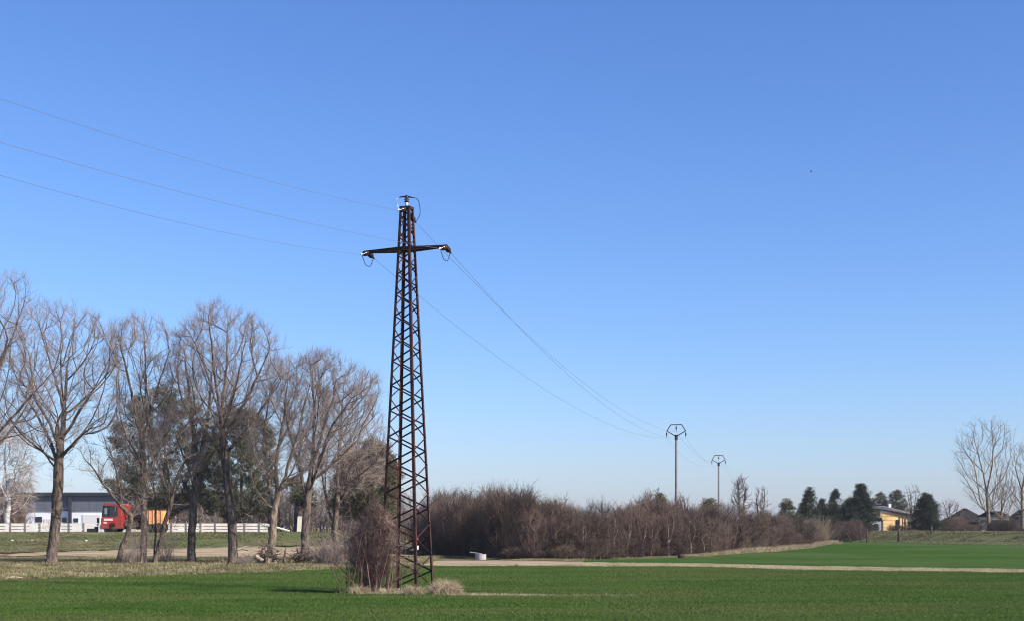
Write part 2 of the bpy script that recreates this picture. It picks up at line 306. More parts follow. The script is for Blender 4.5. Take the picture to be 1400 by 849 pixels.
def scatter(name, pts, scl, templates, label=None, cat=None, seed=0, spin=None, which=None):
    """one object: real geometry instanced on its own points (position, spin, size and kind are stored on them)"""
    rng = np.random.default_rng(seed); n = len(pts)
    if not isinstance(templates, (list, tuple)): templates = [templates]
    scl = np.asarray(scl, float); scl = np.repeat(scl[:, None], 3, 1) if scl.ndim == 1 else scl
    which = rng.integers(0, len(templates), n) if which is None else which
    spin = rng.uniform(0, 2 * pi, n) if spin is None else spin
    me = bpy.data.meshes.new(name); me.vertices.add(n); me.vertices.foreach_set('co', np.asarray(pts, np.float32).ravel())
    at = me.attributes.new('spin', 'FLOAT', 'POINT'); at.data.foreach_set('value', np.asarray(spin, np.float32))
    at = me.attributes.new('size', 'FLOAT_VECTOR', 'POINT'); at.data.foreach_set('vector', np.asarray(scl, np.float32).ravel())
    at = me.attributes.new('which', 'INT', 'POINT'); at.data.foreach_set('value', np.asarray(which, np.int32))
    me.update(); o = bpy.data.objects.new(name, me); COL.objects.link(o)
    ng = bpy.data.node_groups.new(name, 'GeometryNodeTree')
    ng.interface.new_socket(name='Geometry', in_out='INPUT', socket_type='NodeSocketGeometry')
    ng.interface.new_socket(name='Geometry', in_out='OUTPUT', socket_type='NodeSocketGeometry')
    N, L = ng.nodes, ng.links
    def attr(nm, ty): a = N.new('GeometryNodeInputNamedAttribute'); a.data_type = ty; a.inputs['Name'].default_value = nm; return a.outputs['Attribute']
    gi = N.new('NodeGroupInput'); go = N.new('NodeGroupOutput'); jn = N.new('GeometryNodeJoinGeometry')
    cx = N.new('ShaderNodeCombineXYZ'); L.new(attr('spin', 'FLOAT'), cx.inputs['Z']); sz = attr('size', 'FLOAT_VECTOR'); wh = attr('which', 'INT')
    for k, t in enumerate(templates):
        ip = N.new('GeometryNodeInstanceOnPoints'); oi = N.new('GeometryNodeObjectInfo'); oi.inputs['Object'].default_value = t; oi.inputs['As Instance'].default_value = True
        cp = N.new('FunctionNodeCompare'); cp.data_type = 'INT'; cp.operation = 'EQUAL'
        ia = [q for q in cp.inputs if q.type == 'INT']; L.new(wh, ia[0]); ia[1].default_value = k
        L.new(gi.outputs[0], ip.inputs['Points']); L.new(oi.outputs['Geometry'], ip.inputs['Instance']); L.new(cp.outputs[0], ip.inputs['Selection'])
        L.new(cx.outputs[0], ip.inputs['Rotation']); L.new(sz, ip.inputs['Scale']); L.new(ip.outputs[0], jn.inputs[0])
    L.new(jn.outputs[0], go.inputs[0])
    md = o.modifiers.new('scatter', 'NODES'); md.node_group = ng
    tag(o, label, cat, kind='stuff'); return o
def in_view(x, y, m=1.5): return np.abs(x) < 0.35 * y + m
def interp_edge(poly, x):
    p = np.array(poly); return np.interp(x, p[:, 0], p[:, 1])
rng = np.random.default_rng(11)
def vnoise(x, y, s, seed=0):                             # cheap value noise for patchiness
    r = np.random.default_rng(seed); g = r.uniform(0, 1, (256, 256)); u = (x / s) % 255; v = (y / s) % 255
    i = u.astype(int); j = v.astype(int); fu = u - i; fv = v - j
    return (g[i, j] * (1 - fu) * (1 - fv) + g[i + 1, j] * fu * (1 - fv) + g[i, j + 1] * (1 - fu) * fv + g[i + 1, j + 1] * fu * fv)
def wheat_points():
    out = []
    for y0 in np.arange(27, 86, 1.0):
        dens = 150 * (30 / y0) ** 1.1; hw = 0.35 * (y0 + 1) + 8
        n = int(dens * 2 * hw); x = rng.uniform(-hw, hw, n); y = rng.uniform(y0, y0 + 1, n)
        out.append(np.stack([x, y], 1))
    p = np.concatenate(out); yl = interp_edge(near_field_far, p[:, 0])
    p = p[p[:, 1] < yl - 0.1 + rng.normal(0, 0.25, len(p))]
    # drill rows running across, one thin crop-free line at the left and the uncropped strip at the mast
    p[:, 1] = np.round(p[:, 1] / 0.25) * 0.25 + rng.normal(0, 0.045, len(p))
    keep = ~((((p[:, 0] + 3.2) / 3.6) ** 2 + ((p[:, 1] - 45.6) / 1.7) ** 2) < 1 + rng.normal(0, .15, len(p)))
    strip = (p[:, 0] > -2) & (p[:, 0] < 3.6) & (np.abs(p[:, 1] - (43.4 - 0.2 * (p[:, 0] + 2))) < 0.45 * (1 - ss(0.5, 3.8, p[:, 0])) )
    keep &= ~(strip & (rng.uniform(size=len(p)) < 0.9))
    bare_line = np.abs(p[:, 1] - np.interp(p[:, 0], [-20, -17, -12, -9.5, -6.5], [51.5, 50.6, 47.0, 44.0, 43.2])) < 0.16
    keep &= ~(bare_line & (p[:, 0] < -6))
    keep &= rng.uniform(size=len(p)) < 0.55 + 0.6 * vnoise(p[:, 0] + 200, p[:, 1], 1.3, 5)
    return p[keep]
wp = wheat_points()
tmpl = [tuft_template('wheat_tuft', rng, 12, 0.105, 0.055, 0.010, 0.5, M['wheat']) for _ in range(4)]
z = H(wp[:, 0], wp[:, 1]) + 0.012
sc_ = (0.65 + 0.6 * vnoise(wp[:, 0] + 300, wp[:, 1] + 40, 2.5, 9)) * rng.uniform(0.75, 1.25, len(wp))
scatter('winter_wheat', np.stack([wp[:, 0], wp[:, 1], z], 1), sc_, tmpl, 'short green winter wheat covering the near field', 'crop', 1)
def verge_points(n, xa, xb, fa, fb, seed, patch=2.0, thr=0.45):
    r = np.random.default_rng(seed); x = r.uniform(xa, xb, n); t = r.uniform(0, 1, n); y = fa(x) * (1 - t) + fb(x) * t
    k = vnoise(x + 400, y + 60, patch, seed) + r.normal(0, .15, n) > thr; k &= in_view(x, y, 2.0)
    return np.stack([x[k], y[k], H(x[k], y[k]) + 0.01], 1), r
tg = tuft_template('verge_tuft', rng, 16, 0.15, 0.14, 0.018, 0.9, M['verge_grass'])
p, r = verge_points(42000, -38, -5, lambda x: interp_edge(near_field_far, x) - 0.2, lambda x: np.full_like(x, 100.0), 21, 1.2, 0.42)
scatter('verge_grass', p, r.uniform(0.3, 1.7, len(p)), tg, 'patchy green and straw coloured grass between the field and the bare trees', 'grass', 3)
tb = tuft_template('bank_tuft', rng, 16, 0.13, 0.20, 0.03, 0.9, M['bank_blade'])
p, r = verge_points(16000, -44, -8, lambda x: np.interp(x, [-44, -36, -30, -22, -14], [105, 105.5, 109, 112.5, 115]), lambda x: np.full_like(x, 124.0), 22, 1.6, 0.45)
scatter('embankment_grass', p, r.uniform(0.6, 1.6, len(p)), tb, 'rough green grass on the road embankment below the white rail', 'grass', 4)
ts = tuft_template('straw_tuft', rng, 18, 0.45, 0.12, 0.022, 0.35, M['straw'])
# straw along the foot of the thicket and the edge of the sandy track
hx = np.concatenate([[-6], HF[:, 0]]); hy = np.concatenate([[110], HF[:, 1]])
r = np.random.default_rng(23); x = r.uniform(12, 37, 2600); y = np.interp(x, hx, hy) - r.uniform(-0.5, 1.8, 2600) * (0.6 + x / 30)
scatter('dry_thicket_edge_grass', np.stack([x, y, H(x, y)], 1), r.uniform(0.4, 1.35, len(x)) * ss(10, 20, x) + 0.2, ts, 'band of tall pale dry grass along the foot of the thicket', 'grass', 5)
x = r.uniform(-6, 14, 3500); y = np.interp(x, hx, hy) - r.uniform(0.2, 6.0, 3500)
y = np.maximum(y, np.interp(x, [-6, 4, 14], [90, 88.5, 86.0])+ r.normal(0, .5, 3500)); k = vnoise(x + 80, y, 2.0, 4) > 0.35
scatter('track_verge_grass', np.stack([x[k], y[k], H(x[k], y[k])], 1), r.uniform(0.3, 0.7, k.sum()), tg, 'low brownish grass between the sandy track and the thicket', 'grass', 6)
te = tuft_template('track_edge_tuft', rng, 16, 0.085, 0.16, 0.022, 0.9, M['bleached'])
x = r.uniform(2, 28, 9000); yn = interp_edge(edge_right, x); yf = interp_edge(track_far, x); t = r.uniform(-0.05, 1.0, len(x))
scatter('track_dry_grass', np.stack([x, yn * (1 - t) + yf * t, H(x, yn) + .02], 1), r.uniform(0.4, 1.1, len(x)), te, 'bleached dry grass on the track between the two green fields', 'grass', 7)
x = r.uniform(36, 80, 9000); t = r.uniform(0, 1, 9000)
bn = np.array([(37, 196), (40, 196), (44.6, 186), (49.6, 165), (53.5, 152), (58, 136), (95, 90)]); 
yb_ = np.interp(x, bn[:, 0], bn[:, 1]) + t * 30
k = in_view(x, yb_, 3) & (vnoise(x, yb_, 3, 8) > 0.35)
scatter('far_bank_grass', np.stack([x[k], yb_[k], H(x[k], yb_[k])], 1), r.uniform(0.8, 2.2, k.sum()), tb, 'rough brown and green grass on the far bank below the farmhouses', 'grass', 8)
# uncropped strip at the mast: leaf litter, pale weeds
x = r.uniform(-5.2, 3.8, 2600); y = 43.6 - 0.2 * (x + 2) + r.normal(0, 0.45, 2600) * (1.2 - 0.9 * ss(-2, 3.5, x)) + 1.0 * (1 - ss(-3, -1, x))
k = rng.uniform(size=2600) < (0.75 - 0.6 * ss(-1.0, 3.8, x)) * (0.35 + 0.9 * vnoise(x + 50, y, .7, 3))
tw = tuft_template('weed_tuft', rng, 14, 0.14, 0.10, 0.018, 0.9, M['bleached'])
scatter('mast_strip_weeds', np.stack([x[k], y[k], H(x[k], y[k])], 1), r.uniform(0.4, 1.0, k.sum()), tw, 'low pale weeds on the unploughed strip at the foot of the mast', 'weeds', 9)

# ---------------------------------------------------------------- tree builder: branches grow to points in the crown by cheapest path
def resample(pl, step):
    pl = np.asarray(pl, float); d = np.concatenate([[0], np.cumsum(np.linalg.norm(np.diff(pl, axis=0), axis=1))])
    n = max(int(round(d[-1] / step)), 1) + 1; t = np.linspace(0, d[-1], n)
    return np.stack([np.interp(t, d, pl[:, k]) for k in range(3)], 1)
def in_poly(x, y, poly):
    c = np.zeros(len(x), bool); n = len(poly)
    for i in range(n):
        x1, y1 = poly[i]; x2, y2 = poly[(i + 1) % n]
        if y1 == y2: continue
        k = ((y1 > y) != (y2 > y)) & (x < (x2 - x1) * (y - y1) / (y2 - y1) + x1); c ^= k
    return c
def edge_dist(x, y, poly):
    d = np.full(len(x), 1e9); n = len(poly)
    for i in range(n):
        a = np.array(poly[i], float); b = np.array(poly[(i + 1) % n], float); ab = b - a
        t = np.clip(((x - a[0]) * ab[0] + (y - a[1]) * ab[1]) / (ab @ ab), 0, 1)
        d = np.minimum(d, np.hypot(x - a[0] - t * ab[0], y - a[1] - t * ab[1]))
    return d
def crown_points(rng, poly_px, Y, n, depth):
    """points filling a crown whose silhouette is the polygon (pixels at distance Y) and whose real depth is `depth` metres"""
    pp = np.array(poly_px, float); lo, hi = pp.min(0), pp.max(0); out = np.zeros((0, 3)); k = F / Y
    while len(out) < n:
        q = rng.uniform(lo, hi, (n * 2, 2)); q = q[in_poly(q[:, 0], q[:, 1], pp)]
        d = edge_dist(q[:, 0], q[:, 1], pp); dm = max(d.max(), 1e-3); th = np.sqrt(np.clip(1 - (1 - d / dm) ** 2, 0, 1))
        yy = rng.uniform(-1, 1, len(q)) * th * depth / 2
        w3 = np.stack([(q[:, 0] - CX) / k, Y + yy, EYE - (q[:, 1] - HY) / k], 1); ph = pp[0, 0]
        f = sum(np.sin(w3 @ np.array(c) + ph * (i + 1)) for i, c in enumerate(((2.1, .7, .9), (-.8, 1.9, 1.4), (.6, -1.2, 2.4), (1.6, 1.3, -1.7))))
        out = np.concatenate([out, w3[(f > -0.25) | (rng.uniform(size=len(f)) < 0.28)]])
    return out[:n]
def skeleton(rng, limbs, targets, bf, down=0.8, step=0.4):
    """limbs: world polylines, the first one the trunk from the ground; returns pos, parent, forced"""
    cap = sum(int(len(resample(l, step))) for l in limbs) + len(targets) + 5
    pos = np.zeros((cap, 3)); par = np.full(cap, -1, int); path = np.zeros(cap); n = 0
    for li, l in enumerate(limbs):
        p = resample(l, step)
        if li == 0 or (isinstance(l, tuple)):
            pos[n] = p[0]; prev = n; n += 1
        else:
            d = np.linalg.norm(pos[:n] - p[0], axis=1); prev = int(d.argmin())
        for c in p[1:]:
            c = c + rng.normal(0, 0.02, 3)
            pos[n] = c; par[n] = prev; path[n] = path[prev] + np.linalg.norm(c - pos[prev]); prev = n; n += 1
    nf = n; base = pos[0]
    order = np.argsort(np.linalg.norm((targets - base) * np.array([1, 1, 0.9]), axis=1) + rng.normal(0, 0.5, len(targets)))
    for c in targets[order]:
        d = pos[:n] - c; cost = np.sqrt((d * d).sum(1)) + bf * path[:n] + down * np.maximum(0, d[:, 2])
        j = int(cost.argmin()); pos[n] = c; par[n] = j; path[n] = path[j] + np.linalg.norm(c - pos[j]); n += 1
    pos, par = pos[:n].copy(), par[:n].copy()
    L = np.zeros(n); has = np.zeros(n, bool); has[par[par >= 0]] = True; L[~has] = 1; main = np.full(n, -1, int); best = np.zeros(n)
    for i in range(n - 1, -1, -1):
        p = par[i]
        if p >= 0:
            L[p] += L[i]
            if L[i] > best[p]: best[p] = L[i]; main[p] = i
    pos[nf:] += rng.normal(0, 0.13, (n - nf, 3))
    for _ in range(2):                                   # relax kinks of grown branches
        i = np.arange(nf, n); m_ = main[i]; ok = m_ >= 0; i = i[ok]; m_ = m_[ok]
        pos[i] = pos[i] * 0.5 + 0.25 * pos[par[i]] + 0.25 * pos[m_]
    return pos, par, L, main, nf
def build_tree(name, seed, base, limbs, targets, trunk_r, bark, twigm, label, cat='tree', group=None, bf=0.30, rtip=0.0070,
               tw=5, twb=1, tlen=0.62, up=0.35, limb_r=0.05, down=0.45, twr=0.0052, flare=1.35, needles=None, scale_step=0.4, stuff=False):
    rng = np.random.default_rng(seed); base = np.asarray(base, float)
    pos, par, L, main, nf = skeleton(rng, limbs, targets, bf, down, scale_step)
    n = len(pos); k = math.log(trunk_r / rtip) / math.log(max(L[0], 3)); rad = rtip * L ** k
    zb = pos[:, 2] - pos[0, 2]; rad = rad * (1 + (flare - 1) * np.exp(-np.maximum(zb, 0) / 0.35) * (rad > trunk_r * 0.7))
    root = empty(name, base); tag(root, label, cat, group)
    chains_c3, chains_c5, limb_ch, trunk_ch = [], [], [], []
    for i in range(n):
        p = par[i]
        if p >= 0 and main[p] == i: continue
        idx = []; j = i
        while j >= 0: idx.append(j); j = main[j]
        pts = pos[idx]; rr = rad[idx]
        if p >= 0: pts = np.concatenate([pos[p][None], pts]); rr = np.concatenate([[min(rad[p], rr[0] * 1.15)], rr])
        if len(pts) < 2: continue
        rr = rr.copy(); rr[-1] *= 0.4
        if p < 0: trunk_ch.append((pts, rr))
        elif rr[0] > limb_r: limb_ch.append((pts, rr))
        elif rr[0] > 0.028: chains_c5.append((pts, rr))
        else: chains_c3.append((pts, rr))
    b = MB(); b.tubes(trunk_ch, 10)
    b.obj('trunk', bark, root, base, True)
    limb_ch.sort(key=lambda c: -c[1][0])
    for c in limb_ch[:10]: b = MB(); b.tubes([c], 7); b.obj('limb', bark, root, base, True)
    mid_ch = limb_ch[10:] + chains_c5 + [c for c in chains_c3 if c[1][0] > 0.013]; chains_c3 = [c for c in chains_c3 if c[1][0] <= 0.013]
    if mid_ch: b = MB(); b.tubes(mid_ch, 4); tag(b.obj('branches', bark, root, base, True), kind='stuff')
    b = MB()
    if chains_c3: b.tubes(chains_c3, 3)
    # twigs
    ii = np.where((rad < 0.022) & (par >= 0) & (np.arange(n) >= min(nf, n - 1)))[0]
    if len(ii) == 0: ii = np.where(par >= 0)[0]
    ed = nrm(pos[ii] - pos[par[ii]]); el = np.linalg.norm(pos[ii] - pos[par[ii]], axis=1)
    cen = targets.mean(0); outw = nrm(pos[ii] - cen)
    reps = np.repeat(np.arange(len(ii)), tw); N = len(reps)
    st = pos[par[ii]][reps] + (pos[ii] - pos[par[ii]])[reps] * rng.uniform(0.1, 1, (N, 1))
    d = nrm(ed[reps] * 0.75 + nrm(rng.normal(size=(N, 3))) * 0.75 + np.array([0, 0, 1]) * up + outw[reps] * 0.3)
    if needles is None:
        l = tlen * rng.uniform(0.4, 1.15, N)
        mid = st + d * (l * 0.5)[:, None]; d2 = nrm(d + np.array([0, 0, 1]) * 0.25 * np.sign(up) + rng.normal(0, 0.12, (N, 3)))
        tip = mid + d2 * (l * 0.5)[:, None]
        r0 = np.full(N, twr)
        b.tubes([(np.stack([st[q], mid[q]]), np.array([twr, twr * 0.75])) for q in range(0)], 3)
        # first halves as prisms, second halves as cones (vectorised)
        u = nrm(np.cross(d, np.array([0.12, 0.97, 0.21]))); w = np.cross(d, u); an = np.arange(3) * 2 * pi / 3
        rg_ = (u[:, None] * np.cos(an)[None, :, None] + w[:, None] * np.sin(an)[None, :, None])
        v = np.concatenate([st[:, None] + rg_ * twr, mid[:, None] + rg_ * twr * 0.75, tip[:, None]], 1).reshape(-1, 3)
        k0 = np.arange(N)[:, None] * 7; q_ = []; t_ = []
        for s_ in range(3):
            s2 = (s_ + 1) % 3
            q_.append(np.concatenate([k0 + s_, k0 + s2, k0 + 3 + s2, k0 + 3 + s_], 1)); t_.append(np.concatenate([k0 + 3 + s_, k0 + 3 + s2, k0 + 6], 1))
        b.add(v, np.concatenate(q_), np.concatenate(t_))
        if twb:
            rp = np.repeat(np.arange(N), twb); K = len(rp); t = rng.uniform(0.15, 0.95, (K, 1))
            s2 = np.where(t < .5, st[rp] + (mid - st)[rp] * t * 2, mid[rp] + (tip - mid)[rp] * (t - .5) * 2)
            db = nrm(d[rp] * 0.8 + nrm(rng.normal(size=(K, 3))) * 0.8 + np.array([0, 0, 1]) * up * 0.8)
            b.spikes(s2, db, tlen * rng.uniform(0.25, 0.6, K), np.full(K, twr * 0.75))
        b.obj('crown', twigm, root, base, False)
    else:
        if chains_c3: tag(b.obj('small_branches', bark, root, base, True), kind='stuff')
        nm, cnt, cl, nl, nw = needles                     # material, blades per clump, clump radius, needle length, width
        rp = np.repeat(np.arange(N), cnt); K = len(rp)
        off = rng.normal(size=(K, 3)) * np.array([cl, cl, cl * 0.55])
        f = MB(); f.blades(st[rp] + d[rp] * 0.2 + off, nrm(d[rp] + rng.normal(0, .7, (K, 3)) + np.array([0, 0, .25])), nl * rng.uniform(.6, 1.2, K), nw, rng)
        f.obj('foliage', nm, root, base, False)
    return root
def L_(pts, Y, dy=0.0):
    """pixel polyline -> world polyline, drifting dy metres in depth along it"""
    n = len(pts); return [P(x, y, Y + dy * i / max(n - 1, 1)) for i, (x, y) in enumerate(pts)]

def row_tree(seed, Y, trunk, limbs, crown, npts, depth, r, label, twm='twig', bark='bark', **kw):
    npts = int(npts * 0.76)
    base = P(trunk[0][0], trunk[0][1], Y); base[2] = H(base[0], base[1]) - 0.05
    tl = L_(trunk, Y); tl[0] = base.copy(); r *= 0.86
    rr = random.Random(seed)
    lw = [tl] + [L_(l, Y, rr.uniform(-0.35, 0.35) * depth) for l in limbs]
    rg_ = np.random.default_rng(seed + 500); tg_ = crown_points(rg_, crown, Y, npts, depth)
    al = np.concatenate([resample(l, .4) for l in lw]); al = al[al[:, 2] > base[2] + 1.2]; q = al[rg_.integers(0, len(al), npts // 14)]
    tg_ = np.concatenate([tg_, q + rg_.normal(0, .55, q.shape)])
    return build_tree('bare_tree', seed, base, lw, tg_, r, M[bark], M[twm], label, 'tree', kw.pop('group', 'bare trees in the row along the field edge'), **kw)

row_tree(1, 80, [(-40, 772), (-38, 700), (-36, 650)],
         [[(-36, 650), (-10, 600), (30, 555), (70, 510), (95, 480)], [(-38, 660), (-20, 560), (0, 500), (25, 440), (30, 400)], [(-37, 655), (-50, 560), (-60, 450)], [(-37, 670), (0, 600), (40, 590), (75, 570)]],
         [(-140, 600), (-130, 450), (-60, 370), (0, 362), (38, 375), (45, 430), (60, 480), (85, 520), (60, 560), (0, 610), (-60, 640)], 2300, 9, 0.40,
         'tall bare tree at the left edge, its trunk outside the picture and limbs reaching in', rtip=0.007)
row_tree(2, 82.5, [(70, 772), (76, 715), (79, 670), (80, 640), (83, 610)],
         [[(80, 640), (68, 600), (50, 565), (20, 520), (0, 500)], [(83, 610), (88, 560), (92, 500), (103, 440)], [(82, 625), (105, 600), (135, 576), (163, 560)],
          [(86, 600), (110, 560), (140, 510), (160, 470)], [(80, 645), (55, 610), (30, 590), (0, 592)], [(88, 560), (70, 500), (55, 450)]],
         [(5, 470), (25, 430), (60, 412), (105, 420), (130, 430), (158, 436), (165, 480), (166, 540), (150, 585), (110, 600), (60, 620), (15, 590), (-10, 540)], 2500, 8, 0.34,
         'bare tree with a straight ridged trunk forking above the roof of the white hall')
row_tree(3, 82.0, [(160, 773), (168, 745), (177, 722), (179, 705)],
         [[(179, 705), (165, 692), (148, 670), (128, 640), (110, 622)], [(179, 708), (190, 690), (200, 668)], [(168, 690), (160, 650), (150, 610)]],
         [(100, 640), (105, 600), (140, 580), (180, 600), (205, 640), (205, 680), (180, 690), (130, 660)], 420, 4, 0.17,
         'small leaning bare tree in front of the red truck', tw=3, twb=1)
row_tree(4, 83.0, [(196, 771), (197, 700), (196, 640), (194, 590)],
         [[(195, 620), (185, 560), (172, 500), (158, 452)], [(194, 590), (200, 520), (196, 440)], [(196, 600), (215, 530), (232, 480)], [(197, 640), (175, 600), (160, 575)], [(197, 650), (215, 620), (235, 590)]],
         [(140, 470), (160, 440), (200, 432), (232, 445), (245, 490), (240, 560), (225, 620), (190, 630), (160, 600), (155, 540)], 1500, 6, 0.22,
         'slender straight bare tree rising beside the orange box of the truck')
row_tree(5, 82.5, [(211, 769), (222, 728), (233, 690), (240, 660)],
         [[(233, 690), (230, 640), (220, 590)], [(240, 660), (258, 620), (270, 580)], [(211, 769), (212, 720), (213, 680), (206, 640)], [(236, 680), (250, 650), (275, 630)]],
         [(195, 650), (200, 590), (225, 560), (270, 560), (290, 600), (275, 640), (245, 660), (215, 670)], 520, 5, 0.17,
         'slanting bare tree with a second stem, immediately right of the slender straight one')
row_tree(6, 83.5, [(261, 770), (262, 730), (265, 690), (270, 640)],
         [[(262, 735), (255, 710), (252, 695), (245, 680), (238, 672)], [(270, 640), (262, 570), (255, 500), (250, 460)], [(270, 640), (285, 570), (290, 500)], [(268, 660), (290, 620), (315, 590)], [(267, 670), (250, 620), (235, 580)]],
         [(228, 480), (240, 450), (270, 450), (300, 470), (330, 520), (325, 580), (300, 600), (270, 605), (240, 590), (230, 560)], 850, 6, 0.27,
         'bare tree with a crooked side limb low on the left of its trunk')
row_tree(7, 82.5, [(319, 769), (318, 730), (316, 700), (312, 660), (306, 610), (302, 570)],
         [[(302, 570), (280, 500), (258, 450)], [(303, 580), (292, 500), (285, 430)], [(302, 570), (310, 500), (312, 425)], [(304, 590), (325, 520), (340, 440)], [(305, 600), (340, 540), (368, 480)],
          [(308, 620), (350, 570), (384, 520)], [(318, 715), (335, 700), (348, 680)], [(310, 640), (290, 600), (268, 570)]],
         [(238, 480), (245, 450), (275, 420), (310, 415), (345, 425), (372, 455), (388, 500), (385, 550), (360, 580), (330, 600), (290, 595), (262, 565), (245, 530)], 2350, 8.5, 0.31,
         'tallest fan shaped bare tree in the middle of the row, dense twigs at its top')
row_tree(8, 81.5, [(370, 766), (372, 735), (374, 705), (378, 685)],
         [[(378, 685), (390, 650), (402, 610), (412, 570), (425, 520)], [(374, 700), (366, 650), (360, 600), (368, 540)], [(378, 688), (378, 630), (390, 560), (395, 500)], [(385, 665), (420, 640), (445, 600)], [(374, 698), (350, 670), (340, 640)]],
         [(340, 540), (365, 500), (400, 484), (430, 490), (450, 530), (450, 590), (430, 640), (395, 660), (360, 650), (338, 610)], 1600, 6.5, 0.25,
         'bare tree growing out of the brush pile, splitting into two rising limbs', bark='bark_warm')
row_tree(9, 82.0, [(415, 764), (417, 735), (419, 705), (421, 680)],
         [[(420, 690), (410, 640), (398, 600), (388, 560)], [(421, 680), (428, 620), (430, 560), (425, 500)], [(421, 680), (440, 620), (455, 580), (480, 545), (512, 522)], [(426, 640), (450, 560), (470, 500)],
          [(420, 700), (440, 712), (452, 722), (446, 735)], [(424, 660), (460, 630), (490, 600)]],
         [(385, 560), (395, 510), (420, 480), (455, 480), (485, 500), (520, 515), (518, 545), (500, 580), (480, 620), (440, 650), (405, 640), (388, 600)], 2200, 7, 0.27,
         'bare tree beside the cream sign with a long limb sweeping right and a broken bough')
row_tree(10, 88.0, [(459, 762), (459, 745), (457, 725)],
         [[(457, 725), (448, 690), (442, 660), (435, 610)], [(457, 725), (461, 690), (462, 640), (466, 580), (470, 530)], [(462, 640), (485, 600), (510, 570)], [(461, 680), (490, 650), (515, 630)]],
         [(425, 600), (440, 540), (475, 520), (505, 535), (528, 570), (532, 620), (520, 660), (480, 680), (440, 670)], 1600, 6, 0.22,
         'last bare tree of the row, just left of the rusty mast')

# ---------------------------------------------------------------- generic copies for the background
def copy_tree(src, loc, rz, sc, label, group=None, cat=None):
    c = src.copy(); COL.objects.link(c); c.location = tuple(float(v) for v in loc); c.rotation_euler = (0, 0, rz); c.scale = (sc, sc, sc)
    c['label'] = label
    if group: c['group'] = group
    if cat: c['category'] = cat
    for ch in list(src.children):
        d = ch.copy(); COL.objects.link(d); d.parent = c
    return c
def place_bg(src, srch, px, py_top, Y, rz, label, group=None):
    x = (px - CX) / F * Y; z = float(H(x, Y)); top = EYE + (HY - py_top) * Y / F
    return copy_tree(src, (x, Y, z - 0.05), rz, (top - z) / srch, label, group)

def conifer(seed, px, py_top, Y, halfw, n, label, needle='needle', dark=0.4, flat=False, taper=1.2, low=0.03, name='conifer', group='conifers by the farmhouses', cl=0.14, dens=4):
    rng = np.random.default_rng(seed); x = (px - CX) / F * Y; z0 = float(H(x, Y)); h = EYE + (HY - py_top) * Y / F - z0
    hw = 1.45 * halfw * Y / F; n = int(n * 2.4)
    t = rng.uniform(0, 1, n * 3); w = np.clip((1 - t) ** (1 / taper), 0.03, 1) * np.clip((t + 0.12) / 0.2, 0, 1)
    w = w * (0.88 + 0.16 * np.sin(t * 24 + seed) * (1 - t)) ; keep = rng.uniform(size=n * 3) < w + 0.08; t = t[keep][:n]; w = w[keep][:n]
    an = rng.uniform(0, 2 * pi, len(t)); rr = hw * w * np.sqrt(rng.uniform(0.15, 1, len(t))) * (1 + 0.28 * np.sin(an * 3 + seed + t * 5) + 0.2 * np.sin(an * 5 + t * 17 + seed))
    tg_ = np.stack([x + rr * np.cos(an), Y + rr * np.sin(an), z0 + h * (low + (1 - low) * t)], 1)
    f = sum(np.sin(tg_ @ np.array(c) + seed * 1.7 * (i + 1)) for i, c in enumerate(((1.9, .7, 1.2), (-.8, 1.9, 1.8), (1.1, -1.2, 2.6)))); tg_ = tg_[(f > -2.1) | (t < .06)]
    k_ = rng.integers(0, len(tg_), len(tg_) // 7); ax_ = np.array([x, Y, 0.]); ex = tg_[k_].copy(); ex[:, :2] = ax_[:2] + (ex[:, :2] - ax_[:2]) * rng.uniform(1.1, 1.65, (len(k_), 1)); tg_ = np.concatenate([tg_, ex])
    return build_tree(name, seed, (x, Y, z0 - .05), [[(x, Y, z0 - .1), (x, Y, z0 + h * 0.97)]], tg_, 0.05 + h * 0.018, M['bark'], M['twig'], label, 'conifer tree', group,
                      bf=0.2, down=0.0, tw=dens, needles=(M[needle], 7, cl, 0.26, 0.05), limb_r=0.09, up=0.05, flare=1.2)
# dark pines behind the road
def pine(seed, crown, trunk, Y, n, depth, label, needle='needle', group='dark conifers behind the bare tree row'):
    rng = np.random.default_rng(seed); base = P(trunk[0][0], trunk[0][1], Y); base[2] = H(base[0], Y) - 0.05
    tl = L_(trunk, Y); tl[0] = base.copy(); tg_ = crown_points(rng, crown, Y, n, depth)
    return build_tree('pine_tree', seed, base, [tl], tg_, 0.22, M['bark'], M['twig'], label, 'pine tree', group, bf=0.35, down=0.1, tw=5, needles=(M[needle], 9, 0.16, 0.30, 0.055), limb_r=0.07, up=0.3)
pine(31, [(150, 600), (166, 570), (180, 545), (210, 530), (250, 532), (275, 555), (284, 620), (278, 690), (235, 706), (190, 700), (170, 660), (156, 640)], [(225, 722), (225, 640), (228, 550)], 135, 1250, 7, 'dark broad pine behind the orange box of the truck')
pine(32, [(143, 668), (150, 655), (175, 655), (195, 650), (200, 680), (175, 678)], [(190, 722), (188, 690), (165, 662)], 133, 160, 3, 'low ragged pine bough tree rising behind the red cab')
pine(33, [(284, 600), (300, 560), (345, 556), (368, 585), (378, 640), (372, 700), (320, 712), (282, 700), (272, 640)], [(330, 722), (330, 640), (332, 580)], 134, 1250, 7, 'dark round crowned conifer behind the tallest bare tree')
pine(34, [(455, 690), (458, 640), (480, 612), (510, 600), (535, 615), (545, 650), (540, 700), (500, 712), (470, 706)], [(498, 722), (500, 660), (505, 615)], 130, 1500, 6, 'brownish green conifer standing behind the tower bush', needle='needle_brown')
pine(35, [(395, 680), (380, 668), (400, 655), (425, 668), (430, 690), (410, 694)], [(405, 722), (405, 690), (404, 668)], 136, 160, 3, 'small dark pine seen between two bare trunks left of the cream sign')

